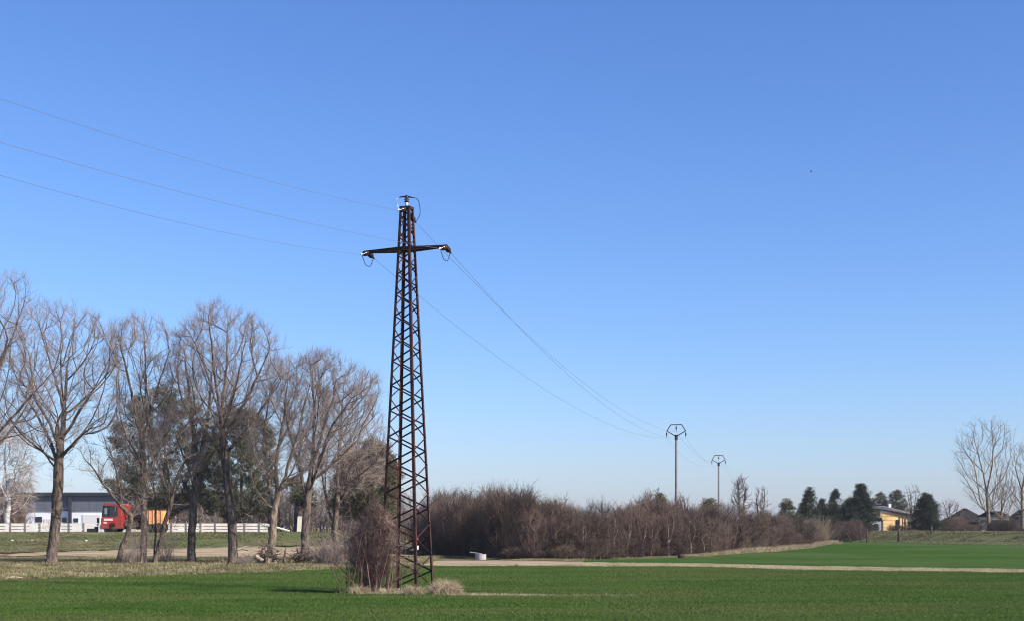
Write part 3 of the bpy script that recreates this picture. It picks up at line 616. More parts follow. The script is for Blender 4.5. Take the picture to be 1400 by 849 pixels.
# birch at the left edge and its weeping twigs
rg_ = np.random.default_rng(41); base = P(8, 724, 132); base[2] = H(base[0], 132) - .05
build_tree('birch_tree', 41, base, [[base, P(12, 680, 132), P(6, 630, 132), P(10, 585, 132)], [P(12, 690, 132), P(-5, 650, 131), P(-12, 610, 131)], [P(10, 660, 132), P(30, 630, 133), P(42, 610, 133)]],
           crown_points(rg_, [(-30, 620), (-10, 575), (20, 570), (42, 600), (48, 650), (40, 700), (15, 705), (-25, 700)], 132, 700, 5), 0.26, M['birch'], M['twig_pale'],
           'white barked birch with drooping pale twigs at the left edge of the photo', 'birch tree', None, up=-0.55, down=0.2, tlen=1.1, rtip=0.014, limb_r=0.05, twr=0.011)

# generic bare shrub / tree templates used as copies
def free_tree(name, seed, loc, h, w, n, r, label, cat, group, vase=0.25, bark='bark', twm='twig', stems=1, **kw):
    rng = np.random.default_rng(seed); x, y, z = loc
    t = rng.uniform(0, 1, n * 4); ww = np.sin(np.clip(vase + t * (1 - vase), 0, 1) ** 0.8 * pi * 0.88) ; an = rng.uniform(0, 2 * pi, n * 4)
    rr = w / 2 * ww * np.sqrt(rng.uniform(0, 1, n * 4)) * (1 + 0.2 * np.sin(an * 3 + seed))
    k = rng.uniform(size=n * 4) < ww + 0.1; low = 0.28 if stems == 1 else 0.08
    tg_ = np.stack([x + rr * np.cos(an), y + rr * np.sin(an), z + h * (low + (0.97 - low) * t)], 1)[k][:n]
    limbs = [[(x, y, z - .1), (x + rng.normal(0, .1), y, z + h * 0.3)]]
    if stems == 1:
        for q in range(4):
            a = rng.uniform(0, 2 * pi); limbs.append([(x, y, z + h * rng.uniform(0.2, 0.3)), (x + cos(a) * w * .14, y + sin(a) * w * .14, z + h * .5), (x + cos(a) * w * .25, y + sin(a) * w * .25, z + h * .8)])
    else:
        for q in range(stems):
            a = rng.uniform(0, 2 * pi); s = w * 0.12 * rng.uniform(.2, 1); e = w * rng.uniform(.1, .3)
            limbs.append([(x + cos(a) * s, y + sin(a) * s, z), (x + cos(a) * e, y + sin(a) * e, z + h * rng.uniform(.35, .6))])
    return build_tree(name, seed, loc, limbs, tg_, r, M[bark], M[twm], label, cat, group, **kw)
# distant bare trees that stand out one by one
def H0(px, Y): x = (px - CX) / F * Y; return (x, Y, float(H(x, Y)))
def spot_tree(seed, px, py_top, Y, wpx, n, label, group=None, **kw):
    l = H0(px, Y); h = EYE + (HY - py_top) * Y / F - l[2]; w = wpx * Y / F
    kw.setdefault('rtip', 0.016); kw.setdefault('twr', 0.013); kw.setdefault('limb_r', 0.09)
    return free_tree('bare_tree', seed, l, h, w, n, kw.pop('r', 0.05 + h * 0.017), label, 'tree', group, **kw)
spot_tree(51, 1012, 649, 150, 30, 420, 'bare tree standing above the thicket, first to the right of the second pole', tw=3, twb=1)
spot_tree(52, 1040, 664, 152, 24, 260, 'smaller bare tree above the thicket, between the taller bare one and the conifers', tw=2, twb=1)
spot_tree(53, 932, 676, 118, 40, 330, 'pale twigged bare tree in the thicket just right of the first pole', tw=2, twb=1, twm='twig_pale')
spot_tree(54, 884, 672, 112, 36, 330, 'bare sapling poking above the thicket left of the first pole', tw=2, twb=1, twm='twig_pale')
spot_tree(55, 1248, 660, 240, 36, 260, 'bare tree behind the ochre house roof', tw=2, twb=1, twm='twig_pale')
spot_tree(56, 1300, 682, 238, 40, 300, 'low spreading bare tree left of the dark roofed house', tw=2, twb=1, twm='twig_pale')
k_ = 0
for px, pt in ((796, 708), (812, 712), (838, 700), (858, 705), (879, 698), (893, 704), (914, 699), (945, 706), (962, 712), (1003, 712)):
    Yf = float(np.interp(px, [q[0] for q in hedge_front], [q[1] for q in hedge_front])) + 0.1; l = H0(px, Yf); h = EYE + (HY - pt) * Yf / F - l[2]
    lb = 'slender pale sapling at the front of the thicket, ' + ('leftmost of ten', 'second from the left', 'third from the left', 'fourth from the left', 'fifth from the left', 'sixth from the left', 'just left of the first pole', 'just right of the first pole', 'second from the right', 'rightmost of ten')[k_]
    if k_ == 0: sap = free_tree('sapling', 71, l, h, 1.5, 70, .055, lb, 'tree', 'slender pale saplings at the front edge of the thicket', bark='bark_pale', twm='thicket', limb_r=.03, tw=2, twb=1); h0 = h
    else: copy_tree(sap, l, k_ * 1.9, h / h0, lb)
    k_ += 1
# big pale poplar at the right
def px_tree(seed, Y, trunk, limbs, crown, n, depth, r, label, **kw):
    rg_ = np.random.default_rng(seed + 9); base = P(*trunk[0], Y); base[2] = H(base[0], Y) - .05; tl = L_(trunk, Y); tl[0] = base.copy()
    return build_tree('bare_tree', seed, base, [tl] + [L_(l, Y, (-1) ** i * depth * .2) for i, l in enumerate(limbs)], crown_points(rg_, crown, Y, n, depth), r, M['bark_warm'], M['twig_pale'], label, 'tree', None,
                      rtip=0.014, twr=0.012, limb_r=0.06, tlen=1.2, tw=2, twb=1, bf=0.5, **kw)
px_tree(57, 212, [(1352, 727), (1351, 700), (1349, 672)],
        [[(1349, 672), (1344, 645), (1336, 615), (1328, 585), (1325, 575)], [(1349, 672), (1356, 640), (1358, 610), (1355, 580)], [(1357, 632), (1372, 612), (1380, 592)], [(1344, 645), (1325, 625), (1311, 603)], [(1349, 672), (1330, 655), (1318, 648)], [(1350, 680), (1365, 660), (1370, 640)]],
        [(1308, 640), (1306, 605), (1318, 578), (1335, 570), (1350, 575), (1365, 568), (1384, 585), (1386, 610), (1375, 650), (1372, 690), (1355, 700), (1330, 690), (1318, 665)], 680, 9, 0.27,
        'tall pale forked poplar beside the cream house at the right')
px_tree(58, 205, [(1398, 727), (1398, 700), (1397, 670)],
        [[(1397, 670), (1388, 640), (1395, 610)], [(1397, 670), (1405, 630), (1412, 600)], [(1397, 690), (1382, 670), (1376, 655)]],
        [(1378, 690), (1374, 650), (1385, 620), (1398, 600), (1430, 600), (1440, 650), (1430, 690), (1400, 705)], 500, 7, 0.28,
        'pale bare tree cut by the right edge of the photo')
px_tree(59, 214, [(1368, 727), (1369, 700), (1370, 680)],
        [[(1370, 680), (1366, 660), (1368, 645)], [(1370, 690), (1382, 675), (1388, 668)]],
        [(1350, 690), (1358, 655), (1372, 645), (1388, 665), (1394, 700), (1380, 712), (1358, 710)], 380, 6, 0.2,
        'lower brown bare tree in front of the cream house, right of the tall poplar')
# conifers at the right
conifer(61, 1106, 668, 186, 21, 420, 'dark conifer at the end of the thicket, leftmost of the farm conifers', 'needle_dark')
conifer(62, 1141, 669, 196, 17, 330, 'slim pointed dark conifer, second from the left beside the farm', 'needle_dark')
conifer(63, 1177, 663, 196, 16, 430, 'tallest dark conifer left of the ochre house', 'needle_dark', taper=1.8)
conifer(64, 1226, 671, 250, 20, 380, 'conifer rising behind the roof of the ochre house', 'needle', taper=1.9)
conifer(65, 1203, 674, 252, 16, 260, 'olive green conifer behind the house, left of the chimney', 'needle_brown', taper=2.0)
conifer(66, 1267, 675, 196, 14.5, 420, 'dense dark cone shaped conifer right of the ochre house', 'needle_dark', taper=1.9)
conifer(60, 1124, 683, 198, 15, 260, 'lower dark conifer filling the gap between the first two farm conifers', 'needle_dark')
conifer(50, 1162, 681, 204, 15, 260, 'lower dark conifer directly left of the tallest farm conifer', 'needle_dark', taper=1.7)
conifer(67, 970, 683, 140, 15, 220, 'small dark conifer at the top of the thicket under the second pole', 'needle_brown', taper=2.2)
conifer(68, 1075, 684, 165, 16, 200, 'olive conifer hidden behind the right end of the thicket', 'needle_brown', taper=1.6)
conifer(69, 902, 678, 125, 15, 220, 'olive brown conifer in the thicket left of the first pole', 'needle_brown', taper=1.8)

# ---------------------------------------------------------------- thickets (nobody could count their stems)
def shrub_geometry(seed, h, w, n, stems, tw=3, twb=1, up=0.55, rtip=0.009, tlen=0.6, r0=0.05, bend=0.0):
    rng = np.random.default_rng(seed); t = rng.uniform(0.05, 1, n); an = rng.uniform(0, 2 * pi, n)
    rr = w / 2 * (0.55 + 0.45 * np.sin(t * pi)) * np.sqrt(rng.uniform(0, 1, n))
    tg_ = np.stack([rr * np.cos(an) + bend * t * t, rr * np.sin(an), h * (0.05 + 0.85 * t)], 1)
    limbs = []
    for q in range(stems):
        a = rng.uniform(0, 2 * pi); s = w * 0.3 * rng.uniform(.1, 1); e = w * rng.uniform(.15, .4)
        limbs.append(tuple(map(tuple, [(cos(a) * s, sin(a) * s, -0.1), (cos(a) * (s + e) / 2, sin(a) * (s + e) / 2, h * .25), (cos(a) * e + bend * .25, sin(a) * e, h * rng.uniform(.45, .75))])))
    pos, par, L, main, nf = skeleton(rng, limbs, tg_, 0.5, 1.2, 0.35)
    rad = rtip * L ** (math.log(r0 / rtip) / math.log(max(L.max(), 3)))
    ch = []
    for i in range(len(pos)):
        p = par[i]
        if p >= 0 and main[p] == i: continue
        idx = []; j = i
        while j >= 0: idx.append(j); j = main[j]
        pts = pos[idx]; r_ = rad[idx].copy()
        if p >= 0: pts = np.concatenate([pos[p][None], pts]); r_ = np.concatenate([[r_[0]], r_])
        if len(pts) < 2: continue
        r_[-1] *= .4; ch.append((pts, r_))
    b = MB(); b.tubes(ch, 3)
    ii = np.where((par >= 0))[0]; ii = ii[pos[ii, 2] > 0.1 * h]; rp = np.repeat(ii, tw); N = len(rp)
    st = pos[par[rp]] + (pos[rp] - pos[par[rp]]) * rng.uniform(0, 1, (N, 1)); ed = nrm(pos[rp] - pos[par[rp]])
    d = nrm(ed * .5 + nrm(rng.normal(size=(N, 3))) * .7 + np.array([bend * .12, 0, up])); l = tlen * rng.uniform(.4, 1.3, N)
    b.spikes(st, d, l, np.full(N, 0.008))
    if twb:
        rp2 = np.repeat(np.arange(N), twb); K = len(rp2); s2 = st[rp2] + d[rp2] * (l[rp2] * rng.uniform(.2, .8, K))[:, None]
        b.spikes(s2, nrm(d[rp2] + nrm(rng.normal(size=(K, 3))) * .9), tlen * rng.uniform(.25, .6, K), np.full(K, .006))
    V = np.concatenate(b.v); Q = np.concatenate(b.q) if b.q else np.zeros((0, 4), int); T = np.concatenate(b.t)
    return V, Q, T
def shrub_template(k, m, **kw):
    V, Q, T = shrub_geometry(100 + k, 4.0, 3.0, 420, 9, **kw); b = MB(); b.add(V, Q, T); me = b.mesh('shrub_shape'); me.materials.append(m)
    return bpy.data.objects.new('shrub_shape', me)
SH = [shrub_template(k, M['thicket'], bend=(-.3, .3, .5, .8, .1)[k], tw=3, twb=1) for k in range(5)]
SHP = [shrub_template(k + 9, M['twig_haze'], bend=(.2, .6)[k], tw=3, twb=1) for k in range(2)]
def thicket(name, spots, label, seed, cat='thicket', pale=0.07):
    rng = np.random.default_rng(seed); a = np.array(spots); n = len(a)
    which = np.where(rng.uniform(size=n) < pale, 5 + rng.integers(0, 2, n), rng.integers(0, 5, n))
    spin = rng.uniform(-1.1, 1.1, n) + (rng.uniform(size=n) < .2) * pi
    return scatter(name, a[:, :3] - np.array([0, 0, .05]), np.stack([a[:, 4] / 3, a[:, 4] / 3, a[:, 3] / 4], 1), SH + SHP, label, cat, seed, spin, which)
# main thicket along the track
tops = np.array([(590, 680), (610, 674), (640, 671), (670, 663), (690, 661), (720, 667), (745, 674), (765, 686), (800, 691), (840, 688), (870, 684), (905, 682), (935, 688), (965, 692), (1000, 697), (1040, 698), (1080, 706), (1110, 716), (1128, 728)])
rngt = np.random.default_rng(77); spots = []
fr = np.array([(px, y) for px, y in [(575, 112), (600, 110)] + hedge_front])
for row in range(6):
    px = 583.0
    while px < 1128:
        Y = np.interp(px, fr[:, 0], fr[:, 1]) + 0.8 + row * 1.7 + rngt.uniform(-.6, .6)
        x = (px - CX) / F * Y; z = float(H(x, Y)); top = np.interp(px, tops[:, 0], tops[:, 1]) + (15, 8, 4, 2, 0, 0)[row] + rngt.normal(0, 6.0) + 5 * math.sin(px * .07) - (9 if rngt.uniform() < .12 else 0)
        h = max(EYE + (HY - top) * Y / F - z, 0.8); w = rngt.uniform(2.2, 3.4) * (0.7 + 0.08 * h)
        spots.append((x, Y, z, h, w)); px += w * 0.40 * F / Y * (1 + row * 0.05)
px = 583.0
while px < 1120:
    Y = np.interp(px, fr[:, 0], fr[:, 1]) + rngt.uniform(-.5, .8); x = (px - CX) / F * Y; spots.append((x, Y, float(H(x, Y)), rngt.uniform(.5, 1.7), rngt.uniform(1.3, 2.2))); px += rngt.uniform(5, 16)
thicket('thicket', spots, 'long dense brown leafless thicket behind the sandy track, from the mast to the far bank', 5, pale=0.03)
# background scrub behind the road
spots = []
for row in range(2):
    px = 205.0
    while px < 600:
        Y = 146 + row * 8 + rngt.uniform(-2, 2); x = (px - CX) / F * Y; z = float(H(x, Y)); top = (668 if px < 560 else 690) + rngt.normal(0, 7)
        spots.append((x, Y, z, EYE + (HY - top) * Y / F - z, rngt.uniform(3.2, 4.8))); px += 2.1 * F / Y
thicket('roadside_scrub', spots, 'hazy bare scrub behind the road, seen between the trunks of the tree row', 6, 'scrub', 0.5)
spots = []
for k in range(6):
    px = -14 + k * 8; Y = 137 + rngt.uniform(-2, 2); x = (px - CX) / F * Y; z = float(H(x, Y)); spots.append((x, Y, z, EYE + (HY - rngt.uniform(640, 672)) * Y / F - z, 3.2))
thicket('birch_undergrowth', spots, 'tangled undergrowth around the birch at the left edge', 7, 'undergrowth')
# low scrub on the far bank by the farm
spots = []
for k in range(24):
    px = rngt.uniform(1108, 1178); Y = 192 + rngt.uniform(-4, 8); x = (px - CX) / F * Y; z = float(H(x, Y)); spots.append((x, Y, z, rngt.uniform(1.4, 2.8), rngt.uniform(2, 3.4)))
for k in range(26):
    px = rngt.uniform(1275, 1400); Y = 206 + rngt.uniform(-4, 8); x = (px - CX) / F * Y; z = float(H(x, Y)); spots.append((x, Y, z, rngt.uniform(0.8, 2.4), rngt.uniform(2, 3.4)))
for k in range(8):
    px = rngt.uniform(1185, 1262); Y = 200 + rngt.uniform(-4, 8); x = (px - CX) / F * Y; z = float(H(x, Y)); spots.append((x, Y, z, rngt.uniform(0.5, 1.1), rngt.uniform(1.5, 2.4)))
thicket('farm_scrub', spots, 'brown bare scrub in front of the farmhouses on the far bank', 8, 'scrub')

# bush in the foot of the mast: many red-brown rods
def tower_bush():
    rng = np.random.default_rng(90); base = np.array([-4.35, 44.9, 0.0]); root = empty('leafless_bush', base)
    tag(root, 'tall red-brown leafless bush growing into the left foot of the rusty mast', 'bush')
    n = 70; x0 = base[0] + rng.normal(0, .36, n); y0 = base[1] + rng.normal(0, .35, n)
    hmax = 3.15; hh = hmax * rng.uniform(.3, 1.0, n); lean = (x0 - base[0]) * 0.55 + rng.normal(-0.02, .36, n); lean2 = (y0 - base[1]) * 0.9 + rng.normal(0, .3, n)
    hh = hh * np.clip(1.05 - 0.35 * np.abs(lean - 0.2) + 0.12 * np.sin(lean * 7 + lean2 * 5), .4, 1.05)
    ch = []
    for i in range(n):
        t = np.linspace(0, 1, 7)[:, None]; wob = rng.normal(0, .035, (7, 3)) * t
        ch.append((np.array([x0[i], y0[i], -.03]) + np.concatenate([lean[i] * t ** 1.3, lean2[i] * t ** 1.3, hh[i] * t], 1) + wob, np.linspace(rng.uniform(.009, .02), .003, 7)))
    b = MB(); b.tubes(ch, 4); b.obj('stems', M['twig_red'], root, base, True)
    V, Q, T = shrub_geometry(190, 2.95, 1.95, 1150, 26, tw=3, twb=1, up=.5, rtip=.0045, tlen=.42, r0=.022); q_ = np.clip(V[:, 2:] / 3.15, 0, 1.2); V[:, :2] *= 0.5 + 0.62 * q_; V[:, 2] *= 0.62 + 0.42 * np.exp(-(V[:, 0] - .15) ** 2 / .35) ; b = MB(); b.add(V + base + np.array([.02, .05, 0]), Q, T); tag(b.obj('tangled_branches', M['twig_red'], root, base), kind='stuff')
    b = MB(); N = n * 14; ci = rng.integers(0, n, N); t = rng.uniform(.15, 1, N); st = np.zeros((N, 3)); dd = np.zeros((N, 3))
    for k in range(N):
        p = ch[ci[k]][0]; u = t[k] * 5.999; j = int(u); st[k] = p[j] + (p[j + 1] - p[j]) * (u - j); dd[k] = p[j + 1] - p[j]
    d = nrm(nrm(dd) * .7 + nrm(rng.normal(size=(N, 3))) * .6 + np.array([0, 0, .3])); l = rng.uniform(.15, .6, N)
    b.spikes(st, d, l, np.full(N, .0045))
    r2 = np.repeat(np.arange(N), 1); b.spikes(st + d * l[:, None] * .5, nrm(d + nrm(rng.normal(size=(N, 3))) * .8), l * .5, np.full(N, .0035))
    b.obj('twigs', M['twig_red'], root, base, False)
tower_bush()
def rod_bush(name, px, py, Y, h, w, n, m, label, seed, arch=0.6, cat='bush'):
    rng = np.random.default_rng(seed); base = P(px, py, Y); base[2] = H(base[0], Y); root = empty(name, base); tag(root, label, cat)
    ch = []
    for i in range(n):
        a = rng.uniform(0, 2 * pi); s = rng.uniform(0, .25) * w; e = rng.uniform(.1, .55) * w; hh = h * rng.uniform(.4, 1.05); t = np.linspace(0, 1, 7)
        zz = hh * (t * (1 + arch) - arch * t * t * rng.uniform(.6, 1.3)); rr = s + (e - s) * t ** 1.2
        ch.append((base + np.stack([rr * cos(a), rr * sin(a) * .8, np.maximum(zz, 0.02) - .02], 1) + rng.normal(0, .03, (7, 3)) * t[:, None], np.linspace(rng.uniform(.008, .022), .004, 7)))
    b = MB(); b.tubes(ch, 3); b.obj('stems', m, root, base, True)
    b = MB(); N = n * 12; ci = rng.integers(0, n, N); A = np.array([c[0] for c in ch]); u = rng.uniform(0.8, 5.99, N); j = u.astype(int); p0 = A[ci, j]; p1 = A[ci, j + 1]
    st = p0 + (p1 - p0) * (u - j)[:, None]; d = nrm(nrm(p1 - p0) * .5 + nrm(rng.normal(size=(N, 3))) * .8); b.spikes(st, d, rng.uniform(.15, .5, N), np.full(N, .006)); b.obj('twigs', m, root, base)
    return root
rod_bush('leafless_bush', 452, 772, 78, 1.35, 3.0, 260, M['twig_pale'], 'low arching tangle of pale brambles between the last bare tree and the mast bush', 91)
rod_bush('leafless_bush', 489, 770, 80, 1.9, 1.9, 160, M['twig'], 'greyish bramble clump just left of and behind the mast bush', 92)
rod_bush('leafless_bush', 335, 771, 80, 0.5, 1.6, 50, M['twig_pale'], 'thin low dry sprouts at the foot of the tallest bare tree', 93)
rod_bush('leafless_bush', 176, 770, 81.5, 1.1, 1.3, 36, M['twig_pale'], 'wispy sprouts around the small leaning tree', 94)
rod_bush('leafless_bush', 1120, 744, 165, 3.2, 4.0, 260, M['straw'], 'pale straw coloured reed clump closing the right end of the thicket', 95, arch=.2)
rod_bush('leafless_bush', 190, 770, 82.6, 2.9, 2.0, 44, M['twig'], 'thin upright shoots crossing in front of the middle of the truck', 103, arch=.15)
rod_bush('leafless_bush', 228, 770, 83.5, 2.2, 1.6, 30, M['twig'], 'sparse grey shoots right of the slanting tree, under the orange box', 104, arch=.15)
# brush piles
def brush_pile(px, py, Y, w, h, n, seed, label, stump=True):
    rng = np.random.default_rng(seed); base = P(px, py, Y); base[2] = H(base[0], Y); root = empty('brush_pile', base); tag(root, label, 'brush pile')
    ch = []
    for i in range(n):
        c = base + np.array([rng.normal(0, w * .24), rng.normal(0, w * .2), abs(rng.normal(0, h * .38))]); a = rng.uniform(0, 2 * pi); el = rng.normal(.15, .5); l = rng.uniform(.3, .9)
        d = np.array([cos(a) * cos(el), sin(a) * cos(el), sin(el)]); e = c + d * l; mid = (c + e) / 2 + rng.normal(0, .06, 3); r = rng.uniform(.008, .035)
        p = np.stack([c, mid, e]); p[:, 2] = np.maximum(p[:, 2], base[2] + .02); ch.append((p, np.array([r, r * .8, r * .4])))
    b = MB(); b.tubes(ch, 4); b.obj('branches', M['bark'], root, base, True)
    if stump:
        for dx, dz, rr, hh, an in ((.05, .0, .17, .38, .3), (.28, .04, .12, .30, 1.1), (-.2, .22, .10, .45, -.9)):
            b = MB(); b.lathe(base + np.array([dx, -.45, dz]), (sin(an), -.2, cos(an)), [(rr * 1.1, 0), (rr, hh * .5), (rr * .95, hh)], 10); b.obj('cut_log', M['pale_wood'], root, base)
brush_pile(366, 771, 80.5, 1.7, 1.1, 230, 96, 'heap of dark brush with pale cut logs at the foot of a bare tree')
brush_pile(414, 770, 81, 1.2, 0.9, 170, 97, 'smaller dark heap of brush under the tree beside the cream sign', False)
b = MB(); bs = P(388, 766, 81); bs[2] = H(bs[0], 81); b.lathe(bs, (.12, 0, 1), [(.10, -.05), (.08, .3), (.07, .75), (.03, .95)], 8); tag(b.obj('tree_stump', M['bark_warm'], None, None, True), 'thin broken stump between the two brush heaps', 'stump')

# dry grass clump right of the mast
def straw_clump(px, py, Y, w, d, h, n, seed, label):
    rng = np.random.default_rng(seed); base = P(px, py, Y); base[2] = H(base[0], Y)
    x = rng.normal(0, w * .3, n); y = rng.normal(0, d * .3, n); hh = h * rng.uniform(.4, 1.1, n) * np.clip(1 - (x / w) ** 2, .3, 1)
    st = base + np.stack([x, y, np.full(n, -.02)], 1); dr = nrm(np.stack([x * .5 + rng.normal(0, .35, n), y * .3 + rng.normal(0, .3, n), np.ones(n)], 1))
    b = MB(); side = nrm(np.cross(dr, rng.normal(size=(n, 3)))) * .006; mid = st + dr * (hh * .6)[:, None]
    tip = mid + nrm(dr + np.stack([np.sign(x) * .6, rng.normal(0, .5, n), -rng.uniform(0, 1.2, n)], 1)) * (hh * .5)[:, None]
    v = np.stack([st - side, st + side, mid + side, mid - side, tip], 1).reshape(-1, 3); k = np.arange(n) * 5
    b.add(v, np.stack([k, k + 1, k + 2, k + 3], 1), np.stack([k + 3, k + 2, k + 4], 1))
    return tag(b.obj('dry_grass_clump', M['straw']), label, 'dry grass', kind='stuff')
straw_clump(609, 813, 44.2, .60, .8, .56, 2600, 98, 'bushy clump of tall straw coloured grass at the right foot of the mast')
straw_clump(566, 815, 43.8, .45, .6, .42, 900, 99, 'thin dry grass right between the front legs of the mast')
straw_clump(492, 814, 43.9, .5, .5, .40, 700, 100, 'short dry grass at the left foot of the tall bush')
straw_clump(530, 814, 43.9, .5, .5, .32, 600, 101, 'short dry grass under the bush inside the mast')
# thin green leafy growth at the left of the bush
rng = np.random.default_rng(102); bs = P(478, 812, 44.6); bs[2] = 0
n = 900; st = bs + np.stack([rng.uniform(-.12, .32, n), rng.normal(0, .2, n), rng.uniform(0, .85, n) ** 1.3], 1)
b = MB(); b.blades(st, nrm(rng.normal(size=(n, 3)) * .5 + np.array([0, 0, 1])), rng.uniform(.05, .16, n), .02, rng); tag(b.obj('climbing_plant', M['wheat']), 'upright patch of green leaves on the left side of the mast bush', 'plant')
b = MB(); b.lathe(P(473.5, 812, 44.4) * np.array([1, 1, 0]), (0.02, 0, 1), [(.022, 0), (.022, .68), (.012, .70)], 6); tag(b.obj('thin_post', M['steel']), 'thin dark stake at the left edge of the mast bush', 'post')

# ---------------------------------------------------------------- lattice mast
TY = 46.5; TX = (556 - CX) / F * TY; ROT = -radians(21); TH = 12.17
U = np.array([cos(ROT), sin(ROT), 0]); W = np.array([-sin(ROT), cos(ROT), 0]); TB = np.array([TX, TY, 0.0])
def half(z): return (0.64 * (1 - z / TH) + 0.145 * (z / TH))
def tp(u, w, z): return TB + U * u + W * w + np.array([0, 0, z])
mast = empty('lattice_mast', TB); tag(mast, 'tall rusty steel lattice power mast with one crossarm standing in the near green field', 'power mast')
for su, sw in ((-1, -1), (1, -1), (1, 1), (-1, 1)):
    b = MB(); a = tp(su * half(0), sw * half(0), -.1); c = tp(su * half(TH), sw * half(TH), TH)
    b.angle_bar(a, c, 0.085, 0.012, -U * su if su * sw > 0 else -W * sw); b.obj('leg', M['steel'], mast, TB)
    b = MB(); b.box(tp(su * half(0), sw * half(0), 0.0), (.2, .2, .12), ROT); b.obj('footing', M['concrete'], mast, TB)
zs = [0.12]; 
while zs[-1] < TH - 0.3: zs.append(zs[-1] + 0.53 - 0.27 * zs[-1] / TH)
corners = [(-1, -1), (1, -1), (1, 1), (-1, 1)]
for f in range(4):
    c0, c1 = corners[f], corners[(f + 1) % 4]; nrmv = nrm(U * (c0[0] + c1[0]) + W * (c0[1] + c1[1]))
    for k in range(len(zs) - 1):
        za, zb_ = zs[k], min(zs[k + 1], TH - .04); s0, s1 = (c0, c1) if (k + (f % 2)) % 2 == 0 else (c1, c0)
        if f >= 2: s0, s1 = s1, s0
        a = tp(s0[0] * half(za), s0[1] * half(za), za); c = tp(s1[0] * half(zb_), s1[1] * half(zb_), zb_)
        b = MB(); b.angle_bar(a + nrmv * .012, c + nrmv * .012, 0.048 - 0.012 * za / TH, .006, nrmv); b.obj('brace', M['steel'], mast, TB)
# head plate frame
b = MB()
for f in range(4):
    c0, c1 = corners[f], corners[(f + 1) % 4]; b.angle_bar(tp(c0[0] * .16, c0[1] * .16, TH), tp(c1[0] * .16, c1[1] * .16, TH), .08, .01, (0, 0, -1))
b.box(tp(0, 0, TH + .02), (.30, .30, .02), ROT); b.obj('head_frame', M['steel'], mast, TB)
AZ = EYE + (HY - 341.5) * TY / F
b = MB()                                                 # tapered crossarm: upper and lower chords with verticals
for sw in (-1, 1):
    hw = half(AZ) + .012
    for su in (-1, 1):
        for (zi, zo) in ((.045, .022), (-.05, -.022)):
            b.angle_bar(tp(0, sw * hw, AZ + zi), tp(su * 1.34, sw * .05, AZ + zo + .01), .05, .01, (0, 0, -1 if zi > 0 else 1))
        a0, a1 = tp(su * .0, sw * (hw - .004), AZ), tp(su * 1.34, sw * .046, AZ + .01); nn = W * sw * .006; zz = np.array([0, 0, 1.])
        v = [a0 + zz * .04 - nn, a1 + zz * .02 - nn, a1 - zz * .02 - nn, a0 - zz * .04 - nn, a0 + zz * .04 - nn * 3, a1 + zz * .02 - nn * 3, a1 - zz * .02 - nn * 3, a0 - zz * .04 - nn * 3]
        b.add(v, [[0, 1, 2, 3], [7, 6, 5, 4], [0, 4, 5, 1], [3, 2, 6, 7]])
b.box(tp(1.36, 0, AZ + .01), (.08, .13, .09), ROT); b.box(tp(-1.36, 0, AZ + .01), (.08, .13, .09), ROT)
b.obj('crossarm', M['steel'], mast, TB)
# red and white plates on the lower right
b = MB(); b.box(tp(half(3.2) + .035, -half(3.2) + .13, 1.62), (.012, .11, .20), ROT); b.obj('warning_plate', M['sign_red'], mast, TB)
b = MB(); b.box(tp(half(3.2) + .05, -half(3.2) + .13, 1.40), (.012, .10, .12), ROT); b.obj('number_plate', M['white_porcelain'], mast, TB)

# strain insulators, jumpers and conductors
dir_far = nrm(np.array([16.9, 79.5, -1.6])); dir_near = nrm(np.array([-6.0, -19.8, -2.8]))
def strain(anchor, d, name='strain_insulator'):
    """ribbed insulator string from anchor along d; returns the wire end"""
    r = empty(name, anchor); r.parent = mast; r.location = tuple(np.asarray(anchor) - TB)
    prof = [(.012, 0), (.012, .07), (.05, .08)]
    h = .08
    for k in range(3): prof += [(.035, h + .015), (.085, h + .03), (.09, h + .05), (.04, h + .075)]; h += .08
    prof += [(.03, h + .02), (.012, h + .03), (.012, h + .12)]
    b = MB(); b.lathe((0, 0, 0), d, prof, 12); b.obj('porcelain_discs', M['porcelain'], r, None, True)
    e = np.asarray(d) * (h + .10); b = MB(); b.lathe(e, d, [(.02, 0), (.034, .04), (.034, .14), (.015, .22)], 8); b.obj('wire_clamp', M['wire_bright'] if d[1] < 0 else M['black'], r, None, True)
    return np.asarray(anchor) + np.asarray(d) * (h + .30)
def catenary(a, c, sag, n=48):
    t = np.linspace(0, 1, n)[:, None]; return a * (1 - t) + c * t - np.array([0, 0, 1]) * sag * 4 * t * (1 - t)
ends_far, ends_near = [], []
anch = [tp(-1.36, 0, AZ - .02), tp(.0, 0.0, TH - .05), tp(1.36, 0, AZ - .02)]
def sagdir(d, s): return nrm(d + np.array([0, 0, -s]))
for k, a in enumerate(anch):
    af = a + dir_far * (.17 if k == 1 else .02) + (np.array([.08, 0, -.18]) if k == 1 else 0); an_ = a + dir_near * (.16 if k == 1 else .02)
    ends_far.append(strain(af, sagdir(dir_far, .10))); ends_near.append(strain(an_, sagdir(dir_near, .12)))
def jumper(pts, name, m, r=.011):
    p = np.array(pts, float); t = np.linspace(0, 1, len(p)); tt = np.linspace(0, 1, 28)
    for _ in range(1): q = np.stack([np.interp(tt, t, p[:, k]) for k in range(3)], 1)
    for _ in range(14): q[1:-1] = q[1:-1] * .5 + (q[:-2] + q[2:]) * .25
    b = MB(); b.tubes([(q, np.full(len(q), r))], 6); return b.obj(name, m, mast, TB, True)
